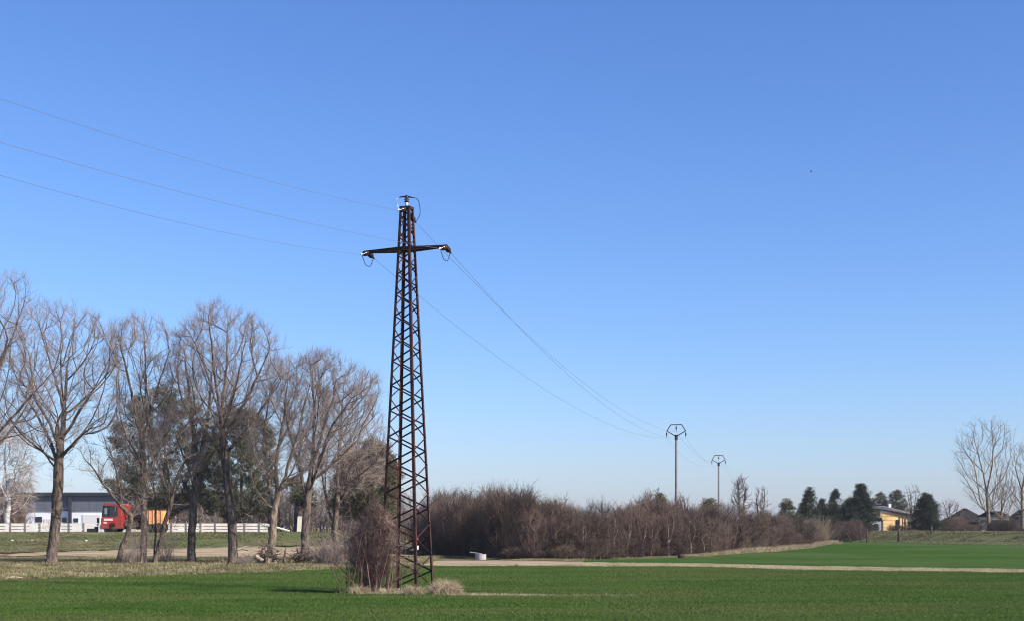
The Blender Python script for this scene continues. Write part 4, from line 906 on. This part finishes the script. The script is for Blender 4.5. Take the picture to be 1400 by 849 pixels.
for k in (0, 2):
    a, c = ends_near[k] - dir_near * .1, ends_far[k] - dir_far * .1; lo = anch[k] + np.array([0, 0, -.42])
    jumper([a, a * .6 + lo * .4 - np.array([0, 0, .12]), lo + dir_near * .18, lo + dir_far * .18, c * .6 + lo * .4 - np.array([0, 0, .12]), c], 'jumper_wire', M['black'])
# top post insulator and its jumper
tpz = TH + .03
b = MB(); b.lathe(tp(0, 0, tpz), (0, 0, 1), [(.05, 0), (.05, .13), (.03, .14)], 10); b.obj('insulator_base', M['white_porcelain'], mast, TB, True)
b = MB(); b.lathe(tp(0, 0, tpz + .13), (0, 0, 1), [(.04, 0), (.09, .03), (.05, .07), (.095, .10), (.05, .14), (.08, .17), (.035, .20), (.03, .24)], 12); b.obj('post_insulator', M['porcelain'], mast, TB, True)
hd = nrm(dir_far * np.array([1, 1, 0]) + U * .8); c_ = tp(0, 0, tpz + .33)
b = MB(); b.tubes([(np.stack([c_ - U * .24, c_, c_ + U * .2 - np.array([0, 0, .05])]), np.array([.018, .03, .018]))], 8); b.obj('top_clamp', M['black'], mast, TB, True)
jumper([ends_near[1] - dir_near * .05, ends_near[1] + np.array([-.02, 0, .22]), c_ - U * .38 - np.array([0, 0, .04]), c_ - U * .2], 'jumper_wire', M['wire_bright'], .012)
jumper([c_ + U * .18 - np.array([0, 0, .04]), c_ + U * .42 - np.array([0, 0, .10]), ends_far[1] + np.array([.16, 0, .25]), ends_far[1] - dir_far * .05], 'jumper_wire', M['black'], .010)

# ---------------------------------------------------------------- two slender poles beyond the thicket
def frame_pole(px, Ytop, Y, s, label):
    """pole with a pentagonal head; s = metres per unit of the first pole"""
    x = (px - CX) / F * Y; zt = EYE + (HY - Ytop) * Y / F; zg = float(H(x, Y)); base = np.array([x, Y, zg]); r = empty('power_pole', base)
    tag(r, label, 'power pole', 'slender power poles with hexagonal heads')
    d = nrm(np.array([16.9, 79.5, 0])); ax = np.array([d[1], -d[0], 0])      # head stands across the line
    zv = zt - 1.03 * s                                  # foot of the V
    b = MB(); b.lathe(base - np.array([0, 0, .3]), (0, 0, 1), [(.13 * s, 0), (.125 * s, .4), (.095 * s, zv - zg + .45)], 12); b.obj('pole_shaft', M['grey_pole'], r, base, True)
    b = MB(); b.lathe((x, Y, zv - .28 * s), (0, 0, 1), [(.135 * s, 0), (.135 * s, .42 * s), (.08 * s, .44 * s)], 10); b.obj('pole_collar', M['black'], r, base)
    T = lambda u, z: np.array([x, Y, z]) + ax * u * s
    tl, tr, ml, mr, vb = T(-.47, zt), T(.47, zt), T(-.80, zt - .53 * s), T(.80, zt - .53 * s), T(0, zv)
    b = MB(); b.tubes([(np.stack([p_, q_]), np.full(2, .04)) for p_, q_ in ((tl, tr), (tl, ml), (tr, mr), (ml, vb), (mr, vb))], 6); b.obj('head_frame', M['steel'], r, base)
    at = []
    for (u, z0, L0) in ((-.82, zt - .53 * s, .62), (0, zt, .62), (.82, zt - .53 * s, .62)):
        p0 = T(u, z0); b = MB(); b.lathe(p0, (0, 0, -1), [(.012, 0), (.012, .12 * s), (.05, .16 * s), (.07, .22 * s), (.045, .27 * s), (.075, .33 * s), (.045, .39 * s), (.06, .43 * s), (.015, .46 * s), (.015, L0 * s)], 8)
        b.obj('hanging_insulator', M['porcelain'], r, base, True); at.append(p0 - np.array([0, 0, L0 * s]))
    return at
A1 = frame_pole(924.5, 580, 126, 1.0, 'taller nearer slender pole with hexagonal steel head rising out of the thicket')
A2 = frame_pole(982.5, 622, 179, 1.0, 'farther shorter looking slender pole, right of the first one')
A3 = [p + np.array([11.3, 53, -.4]) for p in A2]
def wire(a, c, sag, label, m='wire', r=.0065, grp='power line conductors'):
    b = MB(); p = catenary(np.asarray(a), np.asarray(c), sag, 64); b.tubes([(p, np.full(len(p), r))], 6); o = b.obj('power_wire', M[m], None, None, True); return tag(o, label, 'wire', grp)
SAGF = (1.45, 1.42, 1.72)
nm = ('left crossarm', 'mast top', 'right crossarm')
for k in range(3):
    wire(ends_far[k], A1[k], SAGF[k], 'thin wire sagging from the %s of the rusty mast to the first slender pole' % nm[k])
    wire(A1[k], A2[k], 1.0, 'thin wire between the two slender poles, on the %s insulator' % ('left', 'middle', 'right')[k])
    wire(A2[k], A3[k], 1.0, 'faint wire running on beyond the second slender pole from its %s insulator' % ('left', 'middle', 'right')[k])
# spans toward the camera side, leaving the photograph at the left
NEAR = [P(0, 240, 26.5), P(0, 135, 26.5), P(0, 195, 26.0)]
for k in range(3):
    e = ends_near[k]; q = NEAR[k]; d = (q - e); hor = np.hypot(d[0], d[1]); SP = 80.0                        # full span 80 m, passes through q
    # parabola z = e.z + b*s + a*s^2, chosen so that it levels at mid span
    bq = d[2] / (hor - hor * hor / SP); aq = -bq / SP; s_ = np.linspace(0, 52, 60); dh = d[:2] / hor
    p = np.stack([e[0] + dh[0] * s_, e[1] + dh[1] * s_, e[2] + bq * s_ + aq * s_ * s_], 1)
    b = MB(); b.tubes([(p, np.full(len(p), .0044))], 6); o = b.obj('power_wire', M['wire'], None, None, True)
    tag(o, 'thin wire leaving the %s of the rusty mast toward the upper left' % nm[k], 'wire', 'power line conductors')
# ---------------------------------------------------------------- guard rail on the embankment
def rz(x, y): return float(H(x, y))
RY = 127.0; x0 = P(-25, 0, RY)[0]; x1 = P(366, 0, RY)[0]
gr = empty('road_guardrail', ((x0 + x1) / 2, RY, rz(-30, RY))); O = np.array(gr.location); zb0 = rz(-30, RY)
tag(gr, 'long cream white guardrail of three boards along the embankment top', 'guardrail')
pxs = np.arange(x0, x1, 1.27)
for k in range(3):
    b = MB(); nseg = 10
    for q in range(nseg):
        xa, xb = x0 + (x1 - x0) * q / nseg, x0 + (x1 - x0) * (q + 1) / nseg
        b2 = MB(); b2.box(((xa + xb) / 2, RY, zb0 + .16 + k * .27), (xb - xa - .01, .05, .22)); b2.obj('rail_board', M['white_paint'], gr, O)
for x in pxs:
    b = MB(); b.box((x, RY - .055, zb0 + .42), (.10, .06, .88)); b.obj('post', M['post_grey'], gr, O)
b = MB(); a = np.array([x1, RY, zb0 + .66]); c = np.array([x1 + 1.9, RY + .1, zb0 + .15]); b.tubes([(np.stack([a, c]), np.array([.10, .07]))], 6); b.obj('end_ramp', M['white_paint'], gr, O)
# cream sign panel
sp = P(409, 727, 126); sp[2] = rz(sp[0], 126); s = empty('roadside_sign', sp); tag(s, 'narrow cream roadside panel standing upright beyond the tree row', 'sign')
b = MB(); b.box(sp + np.array([.02, 0, .80]), (.36, .07, 1.32), M=np.array([[1, 0, .06], [0, 1, 0], [0, 0, 1]])); b.obj('panel', M['sign_cream'], s, sp)
b = MB(); b.lathe(sp - np.array([0, -.05, .2]), (0.05, 0, 1), [(.03, 0), (.03, 1.2)], 6); b.obj('post', M['post_grey'], s, sp)

# ---------------------------------------------------------------- red truck with orange box
YT = 123.6; tz = rz(-32, YT) + 0.02
def tx(px): return (px - CX) / F * YT
def tzz(py): return EYE + (HY - py) * YT / F
tr = empty('utility_truck', (tx(184), YT, tz)); O = np.array(tr.location)
tag(tr, 'red cab utility truck with an orange box at the rear, parked on the embankment', 'truck')
x0, x1 = tx(143), tx(172); zc, zt_ = tzz(717), tzz(689)
b = MB()                                                 # lower cab body with raked nose
b.prism([(x0 - .02, tzz(722)), (x1, tzz(722)), (x1, tzz(706)), (x0 + .10, tzz(706)), (x0 - .02, tzz(709))], YT - 1.1, YT + 1.1, 'y'); cab = b.obj('cab', M['red_paint'], tr, O)
b = MB(); b.prism([(x0 + .04, tzz(706)), (x1 - .35, tzz(706)), (x1 - .35, tzz(691)), (x0 + .25, tzz(691))], YT - 1.0, YT + 1.0, 'y'); b.obj('cab_glazing', M['dark_glass'], tr, O)
for xa, xb, m_ in ((x0 + .03, x0 + .16, 'black'), (x0 + .62, x0 + .70, 'black'), (x1 - .42, x1 - .12, 'red_paint')):
    b = MB(); b.prism([(xa, tzz(706)), (xa + .08 if m_ == 'black' else xb, tzz(706)), (xb + .08 if xa < x0 + .1 else xb, tzz(691)), (xb if xa < x0 + .1 else xa, tzz(691))], YT - 1.03, YT + 1.03, 'y'); b.obj('cab_pillar', M[m_], tr, O)
b = MB(); b.box((x0 + .35, YT - 1.115, tzz(714.2)), (.26, .03, .14)); b.obj('headlight', M['cab_white'], tr, O)
for q in range(3): b = MB(); b.box((x0 + .95, YT - 1.115, tzz(718.6) + q * .10), (.5, .03, .05)); b.obj('step', M['black'], tr, O)
b = MB(); b.prism([(x0 + .15, tzz(691)), (x1 + .05, tzz(691)), (x1 - .02, tzz(688.2)), (x0 + .35, tzz(687.8))], YT - 1.1, YT + 1.1, 'y'); b.obj('cab_roof', M['red_paint'], tr, O)
b = MB(); b.box((x0 + .62, YT - 1.115, tzz(710)), (.75, .02, .18)); b.obj('side_stripe', M['cab_white'], tr, O)
b = MB(); b.box((x0 + .38, YT - 1.012, tzz(698.5)), (.20, .02, .5)); b.obj('side_window_glint', mat('window_glint', (.22, .27, .3), rough=.1), tr, O)  # paler pane over the dark glazing, a glint put into its colour
b = MB(); b.box((x0 - .0, YT, tzz(722.5)), (.45, 2.1, .62)); b.obj('bumper', M['cab_white'], tr, O)
b = MB(); b.box((x0 - .22, YT - 1.15, tzz(711)), (.18, .12, .42)); b.obj('mirror', M['black'], tr, O)
b = MB(); b.prism([(x1, tzz(714)), (x1 + .1, tzz(700)), (x1 + .28, tzz(691)), (x1 - .12, tzz(689.5)), (x1 - .35, tzz(700))], YT - .8, YT + .8, 'y'); b.obj('air_deflector', M['red_paint'], tr, O)
b = MB(); b.box((tx(185), YT, tzz(721)), (tx(228) - tx(148), .9, .22)); b.box((tx(186), YT, tzz(717)), (1.6, 1.6, .25)); b.obj('chassis', M['chassis'], tr, O)
b = MB(); z1, z2 = tzz(715), tzz(698)
for yy in (-.5, .5):
    b.tubes([(np.array([[tx(175), YT + yy, z1], [tx(181), YT + yy, z2], [tx(197), YT + yy, z2 - .05]]), np.full(3, .09)), (np.array([[tx(181), YT + yy, z2 - .1], [tx(188), YT + yy, z1 + .2], [tx(197), YT + yy, z2 - .2]]), np.full(3, .07)),
             (np.array([[tx(176), YT + yy, z1 + .1], [tx(198), YT + yy, z1 + .35]]), np.full(2, .1))], 6)
b.box((tx(187), YT, tzz(709)), (.9, .8, .7)); b.obj('loader_crane', M['chassis'], tr, O)
b = MB(); ox0, ox1 = tx(201), tx(226.5); b.box(((ox0 + ox1) / 2, YT, tzz(706.5)), (ox1 - ox0, 2.1, 1.15)); box_ = b.obj('cargo_box', M['orange'], tr, O)
for k in range(5):
    b = MB(); b.box((ox0 + .12 + k * (ox1 - ox0 - .24) / 4, YT - 1.075, tzz(706.5)), (.06, .05, 1.15)); b.obj('stake', M['orange'], tr, O)
b = MB(); b.box(((ox0 + ox1) / 2, YT, tzz(696.6)), (ox1 - ox0 + .08, 2.16, .09)); b.box(((ox0 + ox1) / 2, YT, tzz(716.6)), (ox1 - ox0 + .08, 2.16, .1)); b.obj('box_rim', M['chassis'], tr, O)
for wx in (158, 204, 219):
    for sy in (-1, 1):
        w = MB(); c = np.array([tx(wx), YT + sy * .95, tz + .46]); w.lathe(c - np.array([0, .14, 0]), (0, 1, 0), [(.30, 0), (.44, .02), (.46, .08), (.46, .20), (.44, .26), (.30, .28)], 20); wo_ = w.obj('wheel', M['tyre'], tr, O, True)
        w = MB(); w.lathe(c - np.array([0, .155 * (1 if sy < 0 else -1), 0]), (0, 1, 0), [(.05, -.01), (.24, .0), (.26, .02)], 16); ro = w.obj('rim', M['chassis'], wo_, O, True)
b = MB(); b.box((x0 - .75, YT, tz + .22), (.95, 1.9, .30)); b.box((x0 - .45, YT - .5, tz + .42), (.5, .12, .2)); b.box((x0 - .45, YT + .5, tz + .42), (.5, .12, .2)); b.obj('front_attachment', M['tyre'], tr, O)

# ---------------------------------------------------------------- industrial hall
YH = 200.0
def hx_(px): return (px - CX) / F * YH
def hz_(py): return EYE + (HY - py) * YH / F
ha, hb = hx_(-10), hx_(236); hall = empty('industrial_hall', ((ha + hb) / 2, YH, rz(-60, YH))); O = np.array(hall.location); g0 = rz(-60, YH)
tag(hall, 'long hall with white lower wall, grey cladding band and flat dark roof edge', 'industrial building')
b = MB(); b.box(((ha + hb) / 2, YH + 10, (g0 + hz_(698)) / 2), (hb - ha, 20, hz_(698) - g0)); wall = b.obj('lower_wall', M['hall_white'], hall, O)
b = MB(); b.box(((ha + hb) / 2, YH + 10, (hz_(698) + hz_(676)) / 2), (hb - ha + .3, 20.3, hz_(676) - hz_(698))); b.obj('cladding_band', M['hall_grey'], hall, O)
n = 24
for k in range(n + 1):
    b = MB(); x = ha + (hb - ha) * k / n; b.box((x, YH - .16, (hz_(698) + hz_(677)) / 2), (.05, .03, hz_(677) - hz_(697))); b.obj('cladding_seam', M['hall_grey'], hall, O)
b = MB(); b.box(((ha + hb) / 2, YH + 10, hz_(675)), (hb - ha + 1.2, 21.4, .42)); rf = b.obj('roof_edge', M['hall_dark'], hall, O)
b = MB(); b.prism([(YH - .6, hz_(673.3)), (YH + 21, hz_(673.3)), (YH + 10.5, hz_(670.5))], ha - .5, hb + .5, 'x'); b.obj('roof', M['roof_metal'], hall, O)
for px in (97, 20, 178):
    b = MB(); b.box((hx_(px), YH - .45, (g0 + hz_(676)) / 2), (.42, .3, hz_(676) - g0)); b.obj('column', M['hall_dark'], hall, O)
for px, w_, t_, bt in ((53, .9, 706, 714), (66, 1.2, 709, 721), (88, .6, 707, 714), (104, .6, 708, 714), (30, .8, 706, 714), (125, 2.4, 703, 720), (146, .6, 706, 713), (205, .9, 706, 713), (222, .9, 706, 713)):
    b = MB(); b.box((hx_(px), YH - .03, (hz_(t_) + hz_(bt)) / 2), (w_, .1, hz_(t_) - hz_(bt))); wd = b.obj('window' if w_ < 1.1 else 'door', M['dark_glass'] if w_ < 1.1 else M['cab_white'], hall, O)
    if w_ < 1.1: b = MB(); b.box((hx_(px), YH - .1, hz_(bt) - .04), (w_ + .2, .16, .08)); b.obj('sill', M['hall_white'], wd, O)

# ---------------------------------------------------------------- farm buildings on the bank
def house_base(name, pxc, Y, label, cat='house'):
    x = (pxc - CX) / F * Y; o = np.array([x, Y, rz(x, Y)]); r = empty(name, o); tag(r, label, cat); return r, o
YO = 222.0
fx = lambda px: (px - CX) / F * YO
fz = lambda py: EYE + (HY - py) * YO / F
r_, O = house_base('farmhouse', 1222, YO, 'small ochre house with a long sloping grey roof among dark conifers'); g = O[2] - .1
b = MB(); b.prism([(fx(1203), g), (fx(1241), g), (fx(1241), fz(702.5)), (fx(1209), fz(695.5)), (fx(1203), fz(696.5))], YO, YO + 7, 'y'); b.obj('wall', M['ochre'], r_, O)
b = MB(); b.prism([(fx(1203.2), fz(701)), (fx(1222), fz(701)), (fx(1222), fz(698.5)), (fx(1209), fz(695.8)), (fx(1203.2), fz(696.8))], YO - .06, YO - .005, 'y'); b.obj('gable_board', M['white_wall'], r_, O)
b = MB()
b.prism([(fx(1194), fz(694.6)), (fx(1205), fz(692.0)), (fx(1207), fz(692.0)), (fx(1252), fz(703.5)), (fx(1252), fz(708)), (fx(1207), fz(696.6)), (fx(1205), fz(696.4)), (fx(1194), fz(698))], YO - .35, YO + 8, 'y'); rf = b.obj('roof', M['roof_dark'], r_, O)
b = MB(); b.prism([(fx(1193), fz(694.3)), (fx(1205), fz(691.2)), (fx(1207), fz(691.2)), (fx(1252.5), fz(702.9)), (fx(1252.5), fz(703.7)), (fx(1207), fz(692.1)), (fx(1205), fz(692.1)), (fx(1193), fz(694.9))], YO - .4, YO + 8.1, 'y'); b.obj('roof_sheet', M['roof_grey'], rf, O)
b = MB(); b.box((fx(1227.5), YO + 3, fz(693.5)), (.35, .35, 1.2)); b.obj('chimney', M['white_wall'], rf, O)
b = MB(); b.box((fx(1246), YO - .02, fz(706.8)), (.9, .1, .62)); b.obj('gable_panel', M['cream'], r_, O)
for k, z in enumerate((705.5, 710.5, 715.5, 720.5)):
    b = MB(); b.box((fx(1213.5), YO - .03, fz(z)), (fx(1222) - fx(1206), .03, .035)); b.obj('wall_joint', M['pale_wood'], r_, O)
b = MB(); b.box((fx(1205), YO - .04, fz(719)), (.45, .1, 1.9)); b.obj('door', M['brown_wood'], r_, O)
b = MB(); b.box((fx(1227), YO - .04, fz(716)), (.5, .1, 1.3)); w_ = b.obj('window', M['dark_glass'], r_, O); b = MB(); b.box((fx(1227), YO - .07, fz(722.2)), (.7, .16, .08)); b.obj('sill', M['cream'], w_, O)
r_.rotation_euler = (0, 0, 0.16); r_.scale = (1.04, 1, 1)
b = MB(); b.box((fx(1244), YO + 2.8, (g + fz(709)) / 2), (fx(1256) - fx(1233), .2, fz(709) - g)); b.obj('veranda_back', M['hall_dark'], r_, O)
for px in (1233, 1241, 1250):
    b = MB(); b.box((fx(px), YO - .3, (g + fz(704)) / 2), (.14, .14, fz(704) - g)); b.obj('veranda_post', M['brown_wood'], r_, O)
# white outbuilding and items left of the house
r_, O = house_base('garden_shed', 1196, 219, 'low white shed tucked left of the ochre house'); g = O[2] - .1
b = MB(); b.box(O + np.array([0, 1.2, .7]), (1.9, 2.4, 1.5)); b.obj('wall', M['white_wall'], r_, O)
b = MB(); b.prism([(-1.15 + O[1] + 1.2, O[2] + 1.42), (1.4 + O[1] + 1.2, O[2] + 1.42), (1.4 + O[1] + 1.2, O[2] + 1.55), (O[1], O[2] + 2.0)], O[0] - 1.1, O[0] + 1.1, 'x'); b.obj('roof', M['roof_dark'], r_, O)
b = MB(); b.box(O + np.array([.25, -.03, .65]), (.6, .08, .9)); b.obj('window', M['dark_glass'], r_, O)
def tarp(px, Y, w, h, m, label):
    x = (px - CX) / F * Y; o = np.array([x, Y, rz(x, Y)]); b = MB(); b.prism([(o[0] - w / 2, o[2]), (o[0] + w / 2, o[2]), (o[0] + w * .12, o[2] + h), (o[0] - w * .22, o[2] + h * .9)], Y - .5, Y + .5, 'y'); return tag(b.obj('covered_heap', m, None), label, 'heap', None)
tarp(1186, 212, .9, 1.3, M['white_wall'], 'peaked white covered heap left of the low white shed')
tarp(1179, 213, .7, 1.5, M['cream'], 'cream upright covered heap, left of the white one')
tarp(1173, 213, .7, .8, M['cream'], 'lowest beige heap at the left end of the farmyard')
# dark hip-roofed house
YD = 236.0; dx = lambda px: (px - CX) / F * YD; dz = lambda py: EYE + (HY - py) * YD / F
def hip(px0, px1, pye, pyr, Y, depth, wallm, roofm, label, name='farmhouse', wins=()):
    X = lambda px: (px - CX) / F * Y; Z = lambda py: EYE + (HY - py) * Y / F
    r_, O = house_base(name, (px0 + px1) / 2, Y, label); g = O[2] - .1; xa, xb = X(px0), X(px1); e, rdg = Z(pye), Z(pyr)
    b = MB(); b.box(((xa + xb) / 2, Y + depth / 2, (g + e) / 2), (xb - xa - .6, depth - .6, e - g)); b.obj('wall', wallm, r_, O)
    m_ = depth * .45; v = [(xa, Y, e), (xb, Y, e), (xb, Y + depth, e), (xa, Y + depth, e), (xa + m_, Y + depth / 2, rdg), (xb - m_, Y + depth / 2, rdg)]
    b = MB(); b.add(v, [[0, 1, 5, 4], [2, 3, 4, 5], [3, 2, 1, 0]], [[1, 2, 5], [3, 0, 4]]); b.obj('roof', roofm, r_, O)
    for (px, w, h, zc) in wins:
        b = MB(); b.box((X(px), Y + .27, g + zc), (w, .1, h)); q = b.obj('window', M['dark_glass'], r_, O); b = MB(); b.box((X(px), Y + .22, g + zc - h / 2 - .04), (w + .2, .16, .08)); b.obj('sill', M['white_wall'], q, O)
    return r_
hip(1302, 1356, 713, 694, YD, 7.5, M['brown_wood'], M['roof_dark'], 'house with a big dark hipped roof behind the tall pale poplar', wins=((1318, .6, .7, 1.2), (1328, .6, .7, 1.2)))
hip(1388, 1430, 713, 696, 238, 7, M['brown_wood'], M['roof_dark'], 'dark roofed house cut by the right edge of the photo')
hip(1357, 1384, 706, 698, 226, 6, M['cream'], M['roof_dark'], 'cream walled house half hidden by bare trees at the right', wins=((1363, .6, .9, 1.4), (1371, .6, .9, 1.4), (1378, .6, .9, 1.4))).rotation_euler = (0, 0, 0.12)
tarp(1346, 216, 1.1, 1.1, M['white_wall'], 'white covered heap at the foot of the tall pale poplar')
# pale felled trunks on the bank
for (pa, pb, ya, yb2, lb) in ((1293, 1312, 720.5, 727, 'pale felled trunk lying at the left on top of the far bank'), (1312, 1322, 721, 727, 'shorter pale felled trunk, right of the longer one on the far bank')):
    Y = 206; a = P(pa, ya, Y); c = P(pb, yb2 - 1, Y); m_ = (a + c) / 2 + np.array([0, 0, .12]); b = MB(); b.tubes([(np.stack([P(pa - 1.5, ya + 1, Y), a, m_, c]), np.array([.10, .13, .12, .10]))], 8); tag(b.obj('felled_trunk', M['pale_wood'], None, None, True), lb, 'log')
# posts on the bank
for i, (px, py0, py1, lean, wd, lb) in enumerate(((1166, 742, 724, -.55, .12, 'dark stake leaning strongly left on the far bank'), (1178, 742, 724, -.1, .14, 'dark fence post below the cream heap'), (1185, 741, 722, 0, .16, 'dark fence post below the white covered heap'),
                                   (1229, 742, 722, 0, .34, 'broad dark gate post in front of the ochre house'), (1253, 741, 728, 0, .12, 'short fence post right of the broad gate post'), (1273.5, 743, 719, 0, .26, 'tall thick dark post below the cone shaped conifer'),
                                   (1301, 742, 728, 0, .14, 'lone short post on the far bank below the felled trunks'))):
    Y = 178.0; x = (px - CX) / F * Y; z = rz(x, Y); h = EYE + (HY - py1) * Y / F - z
    b = MB(); b.lathe((x, Y, z - .2), (lean, 0, 1), [(wd / 2 * 1.1, 0), (wd / 2, h * .6), (wd / 2 * .85, h + .2)], 7); tag(b.obj('fence_post', M['brown_wood'], None, None, True), lb, 'post', 'posts along the far bank')
# concrete ring at the track
cp = P(657, 764, 96); cp[2] = rz(cp[0], 96); r_ = empty('concrete_ring', cp); tag(r_, 'pale concrete well ring beside the sandy track at the foot of the thicket', 'concrete ring')
b = MB(); n = 24; an = np.arange(n) * 2 * pi / n; ro, ri, h = .37, .29, .32
v = [(cos(a) * q, sin(a) * q, z) for q, z in ((ro, -.05), (ro, h), (ri, h), (ri, -.05)) for a in an]
b.add(np.array(v) + cp, [[k * n + i, k * n + (i + 1) % n, (k + 1) * n + (i + 1) % n, (k + 1) * n + i] for k in range(3) for i in range(n)]); b.obj('ring_wall', M['concrete'], r_, cp)
b = MB(); b.box(cp + np.array([-.3, .05, h + .08]), (.80, .34, .04), M=np.array([[1, 0, 0], [0, 1, 0], [-.12, 0, 1]])); b.obj('plank_lid', M['concrete'], r_, cp)
# dark stones
for px, py, s_, lb in ((707, 774, .16, 'small dark clod on the edge of the sandy track'), (932, 763, .30, 'dark lump in the dry grass at the foot of the thicket'), (1262, 743, .34, 'dark lump lying by the tall thick post on the far bank')):
    Y = 2 * F / (py - HY) if px < 1200 else 178; x = (px - CX) / F * Y; z = rz(x, Y); rr = np.random.default_rng(int(px)); b = MB()
    b.lathe((x, Y, z - .02), (0, 0, 1), [(s_ * .8, 0), (s_, s_ * .3), (s_ * .8, s_ * .7), (s_ * .3, s_ * .95)], 9); v = b.v[0]; v += rr.normal(0, s_ * .08, v.shape); tag(b.obj('dark_stone', M['leaf_litter'], None, None, True), lb, 'stone')
# litter and pale stones on the embankment and verge
for px, py, lb in ((17, 739, 'white scrap on the embankment grass, leftmost of three'), (44, 743, 'white scrap on the embankment grass left of the first trunk'), (118, 741, 'white scrap on the embankment right of the first trunk')):
    Y = 116.0; c = P(px, py, Y); c[2] = rz(c[0], Y) + .09; b = MB(); b.box(c, (.17, .14, .08), .4); tag(b.obj('litter_scrap', M['cab_white'], None), lb, 'litter')
for px, py, lb in ((18, 792, 'pale scrap at the field edge in the lower left'), (26, 775, 'pale broken stick by the first trunk'), (218, 778, 'pale stick lying on the verge below the slanting tree')):
    g_ = G(px, py); b = MB(); c = np.array([g_[0], g_[1], rz(*g_) + .05]); b.tubes([(np.stack([c - np.array([.3, 0, 0]), c + np.array([0, 0, .05]), c + np.array([.35, .1, .03])]), np.array([.03, .04, .02]))], 6); tag(b.obj('stick', M['pale_wood'], None, None, True), lb, 'stick')
# bird
bp_ = P(1109, 235, 75); b = MB(); b.lathe(bp_ - np.array([.09, 0, 0]), (1, .1, .05), [(.004, 0), (.022, .04), (.03, .09), (.018, .15), (.004, .19)], 8)
brd = empty('bird', bp_); brd.scale = (.6, .6, .6); tag(brd, 'tiny dark bird flying alone high in the blue sky at the right', 'bird'); b.obj('body', M['black'], brd, bp_, True)
for s_ in (-1, 1):
    b = MB(); b.add([bp_ + np.array([-.03, 0, .01]), bp_ + np.array([.04, 0, .01]), bp_ + np.array([.02, s_ * .14, .06]), bp_ + np.array([-.03, s_ * .15, .05]), bp_ + np.array([-.05, s_ * .26, .02]),
        bp_ + np.array([-.03, 0, .0]), bp_ + np.array([.04, 0, .0]), bp_ + np.array([.02, s_ * .14, .05]), bp_ + np.array([-.03, s_ * .15, .04])], [[0, 1, 2, 3], [5, 8, 7, 6]], [[3, 2, 4], [8, 4, 7]]); b.obj('wing', M['black'], brd, bp_)
# ---------------------------------------------------------------- thin air haze
hz = bpy.data.materials.new('haze'); hz.use_nodes = True; hn = hz.node_tree; hn.nodes.clear(); ho = hn.nodes.new('ShaderNodeOutputMaterial'); hv = hn.nodes.new('ShaderNodeVolumePrincipled')
hv.inputs['Color'].default_value = (0.96, 0.95, 0.97, 1); hv.inputs['Density'].default_value = 0.00016; hv.inputs['Anisotropy'].default_value = 0.2; hn.links.new(hv.outputs[0], ho.inputs['Volume'])
b = MB(); b.box((0, 2400, 10.0), (6200, 5600, 24.0)); hb_ = b.obj('haze', hz); tag(hb_, kind='stuff')
print('tris', sum(sum(len(p.vertices) - 2 for p in o.data.polygons) if len(o.data.polygons) < 3000 else len(o.data.polygons) * 1.4 for o in bpy.data.objects if o.type == 'MESH'))
